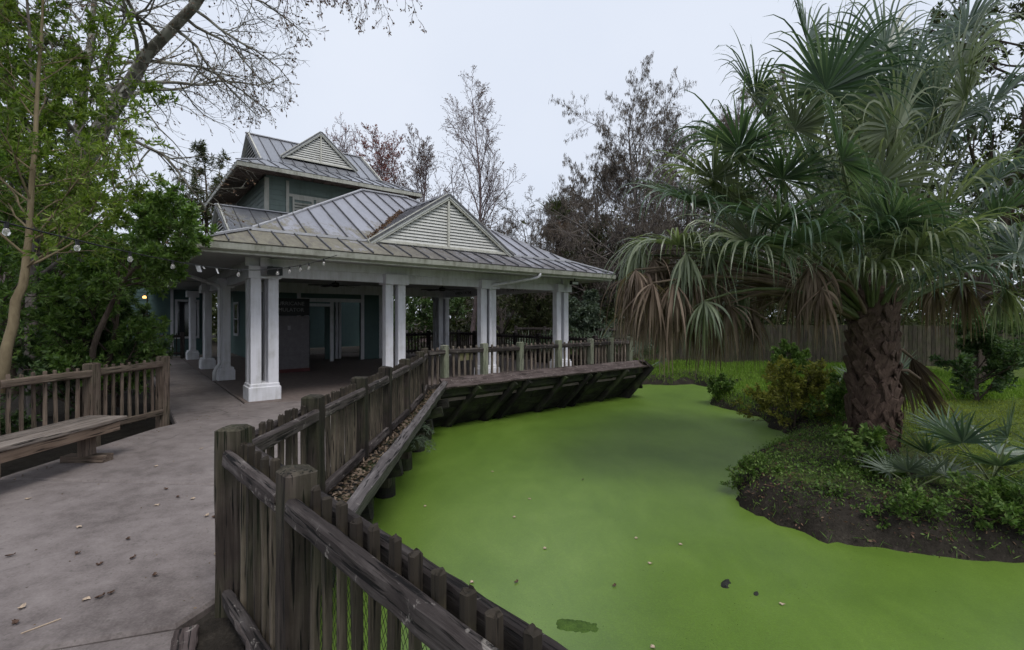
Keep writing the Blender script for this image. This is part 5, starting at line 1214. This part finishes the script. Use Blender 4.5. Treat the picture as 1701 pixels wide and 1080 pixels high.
tag(obj('bank_litter', mesh_np('bank_litter', *leaves(rng, p, rng.normal(0, 1, (len(p), 3))*[1, 1, .25], .045, .020, .3), LG['rust'])), 'brown leaf litter and bark bits on the mud of the near bank', 'leaf litter', kind='stuff')
# fern tufts hanging under the walkway edge
def fern(label, base, seed, n=9, L=.28):
    rng = np.random.default_rng(seed); root = tag(empty('fern', tuple(base)), label, 'fern')
    P, R = grow(rng, np.tile([base], (n, 1)), np.stack([np.cos(np.linspace(0, 6.0, n))+.6, np.sin(np.linspace(0, 6.0, n)), np.full(n, .5)], 1), np.full(n, L), np.full(n, .003), np.full(n, .001), 8, .05, (0, 0, -.16))
    s = Soup(); s.add(*tubes(P, R, 3)); q, d = sample(rng, P, n*26, .1); s.add(*leaves(rng, q, d*.9, .06, .008, .5)); obj('leaflets', s.mesh('leaflets', LG['grey']), root, I4)
fern('pale fern tuft hanging below the walkway edge', (-1.33, 6.35, -.02), 301, 12, .34); fern('smaller pale fern just beyond the first under the walkway', (-1.36, 7.0, -.0), 302, 7, .22)

# ------------------------------------------------------------------ fallen leaves
def leaf_mesh(seed, L, w, mat, curl):
    r = np.random.default_rng(seed); V = []; nu, nv = 6, 4
    for i in range(nu):
        f = i/(nu-1); ww = w*math.sin(math.pi*min(.97, f*.9+.06))**.8
        for j in range(nv):
            g = j/(nv-1)*2-1; V.append((L*(f-.5), g*ww/2 + .004*r.normal(), .006 + curl*(g*g*.5+(f-.5)**2*2)*L + .002*r.normal()))
    F = [(i*nv+j, (i+1)*nv+j, (i+1)*nv+j+1, i*nv+j+1) for i in range(nu-1) for j in range(nv-1)]
    return mesh_np('fallen_leaf', V, F, mat)
lm = [leaf_mesh(1, .045, .024, M['leaf_dry'], .12), leaf_mesh(2, .055, .028, M['leaf_dry'], .2), leaf_mesh(3, .050, .030, M['leaf_brown'], .25), leaf_mesh(4, .038, .026, M['leaf_brown'], .25)]
PL = [(-3.79,5.1,0),(-3.28,3.63,0),(-2.75,3.43,3),(-2.44,3.83,1),(-2.36,3.8,3),(-2.95,4.23,3),(-3.19,4.42,2),(-2.79,4.19,0),(-3.34,3.19,2),(-2.92,3.22,3),(-2.5,3.16,2),(-2.4,2.7,0),(-2.34,2.72,2),(-2.31,2.76,3),(-2.68,2.62,1),(-2.58,2.49,2),(-1.98,3.22,1),(-4.23,4.19,0),(-2.65,3.08,3),(-3.75,5.79,0),(-2.1,4.3,1),(-3.0,4.05,0),(-2.2,2.95,3),(-3.5,6.4,3),(-2.9,7.2,0)]
r = np.random.default_rng(8)
for x, y, k in PL:
    o = obj('fallen_leaf', lm[k], None, Matrix.Translation((x, y, .003)) @ Matrix.Rotation(r.uniform(0, 6.28), 4, 'Z'))
    tag(o, 'small pale dry leaf lying on the concrete path' if k < 2 else 'small dark curled leaf lying on the concrete path', 'leaf', 'fallen leaves on the path')
for k, (x, y) in enumerate([(1.04,7.03),(.03,5.72),(-.36,4.32),(.04,4.32),(1.34,4.65),(.91,4.26),(-1.1,6.05),(1.77,5.04),(1.02,3.47),(.23,6.29),(.34,4.95),(2.25,3.99),(1.34,5.18),(.61,11.44),(-.3,7.4),(2.6,9.2)]):
    o = obj('floating_leaf', lm[0 if k not in (0, 3, 5) else 2], None, Matrix.Translation((x, y, WATER+.002)) @ Matrix.Rotation(r.uniform(0, 6.28), 4, 'Z'))
    tag(o, 'tiny pale leaf floating on the green duckweed' if k not in (0, 3, 5) else 'tiny dark leaf floating on the green duckweed', 'leaf', 'leaves floating on the pond')
rng = np.random.default_rng(14); n = 420
q = np.stack([rng.uniform(-4.9, -1.7, n), rng.uniform(2.3, 9.5, n), np.full(n, .005)], 1); e_ = rng.random(n) < .55; q[e_, 0] = np.where(rng.random(e_.sum()) < .5, -1.70 - np.abs(rng.normal(0, .08, e_.sum())), -4.98 + np.abs(rng.normal(0, .10, e_.sum())))
tag(obj('path_litter', mesh_np('path_litter', *leaves(rng, q, rng.normal(0, 1, (n, 3))*[1, 1, .1], .020, .010, .15), LG['palm_dead'])), 'tiny crumbs of dry litter scattered on the concrete path', 'leaf litter', kind='stuff')
tag(plank('twig', None, (-2.47, 2.41, .006), (-2.38, 2.53, .006), .006, .005, M['leaf_dry']), 'thin pale twig on the path at the lower left', 'twig')
# litter in the walkway gutter and the roof valley
rng = np.random.default_rng(12); n = 1500
q = np.stack([rng.uniform(-1.50, -1.24, n), rng.uniform(2.9, 9.5, n), rng.uniform(.13, .165, n)], 1); q[:, 0] -= (q[:, 1]-3)*.018
tag(obj('leaf_litter', mesh_np('leaf_litter', *leaves(rng, q, rng.normal(0, 1, (n, 3))*[1, 1, .15], .05, .026, .3), LG['palm_dead'])), 'dry leaf litter caught between the walkway railing and its timber edge', 'leaf litter', kind='stuff')
n = 500; f = rng.random(n); q = np.stack([cD-hD + .1 + f*hD*.92 - .05 + rng.normal(0, .03, n), ub0 + f*(ub-ub0)*.95 + rng.normal(0, .03, n), ZB + f*(zD-ZB)*.95 + .07 + rng.normal(0, .01, n)], 1)
q[:, 0] -= .06
qw = np.array([B(a, b, c) for a, b, c in q])
tag(obj('leaf_litter', mesh_np('leaf_litter', *leaves(rng, qw, rng.normal(0, 1, (n, 3)), .07, .035, .3), LG['rust'])), 'brown leaf litter lying in the valley beside the front gable', 'leaf litter', kind='stuff')

# ------------------------------------------------------------------ alligators lying low in the duckweed
GAT = m_bark('alligator_hide', (.010, .011, .009), (.045, .046, .040), 16, 1.0, .6); GATW = m_bark('alligator_weedy', (.024, .050, .010), (.080, .140, .026), 26, 1.0, .5)
def gator(label, head, ang, L, lift, mat, seed, sub=False):
    """one skin: stations along the spine from snout to tail tip"""
    root = tag(empty('alligator', (head[0], head[1], WATER)), label, 'alligator')
    S = [0, .02, .06, .10, .13, .155, .18, .22, .28, .36, .46, .54, .62, .72, .84, 1.0]
    Wd = [.015, .028, .030, .032, .045, .052, .050, .045, .075, .095, .095, .075, .050, .035, .022, .005]
    H = [.010, .020, .016, .020, .028, .034, .032, .032, .050, .062, .062, .055, .045, .040, .034, .006]
    C = [.012, .020, -.004, -.006, .004, .008, .0, -.02, -.032, -.036, -.036, -.036, -.036, -.04, -.045, -.05]
    if sub: C = [c - .05*(s_ < .2) - .05*(s_ > .55) + .012*(.25 < s_ < .5) for c, s_ in zip(C, S)]
    k = 30; V = []; r = np.random.default_rng(seed); ca, sa = math.cos(ang), math.sin(ang)
    ss = np.concatenate([np.linspace(0, .3, 34), np.linspace(.31, 1, 50)]); n = len(ss)
    for i, s_ in enumerate(ss):
        w, h, c = (float(np.interp(s_, S, q)) for q in (Wd, H, C)); bx = -s_*L + .02; by = .06*L*math.sin(max(0, s_-.5)*5)
        for j in range(k):
            a = 2*math.pi*j/k; y = math.cos(a)*w*L; z = math.sin(a)*h*L
            if math.sin(a) > 0:
                z += .016*L*math.exp(-((s_-.145)/.018)**2)*math.exp(-((abs(math.cos(a))-.58)/.2)**2)        # brow over the eye
                z += .006*L*math.exp(-((s_-.02)/.015)**2)*(abs(math.cos(a)) < .7)                           # nostrils
                if s_ > .24: z += .009*L*max(0, math.sin(s_*150))*max(0, math.cos(a*10)) + .002*r.normal()    # rows of scutes
            V.append((head[0] + ca*bx - sa*(by+y), head[1] + sa*bx + ca*(by+y), WATER + lift + c*L + z))
    F = [(i*k+j, i*k+(j+1) % k, (i+1)*k+(j+1) % k, (i+1)*k+j) for i in range(n-1) for j in range(k)] + [tuple(range(k)), tuple(range(n*k-1, (n-1)*k-1, -1))]
    obj('body', mesh_np('body', V, F, mat, True), root, I4)
    for sg in (() if sub else (-1, 1)):
        bx = -.145*L + .02; p = (head[0] + ca*bx - sa*sg*.030*L, head[1] + sa*bx + ca*sg*.030*L, WATER + lift + .046*L)
        mb = MB(); mb.tube([(p[0]-sa*sg*-.006, p[1], p[2]-.004), (p[0], p[1], p[2]), (p[0], p[1], p[2]+.006)], [.010, .011, .004], 8); mb.build('eye', M['black'], root, I4, True)
gator('dark alligator head just breaking the duckweed, eyes and nostrils showing', (2.13, 4.14), math.atan2(-.135, .185), 1.9, -.068, GAT, 1)
gator('second alligator barely visible under duckweed in the lower middle, weedy back', (1.10, 3.62), math.atan2(-.10, .6), 1.6, -.049, GATW, 2, True)
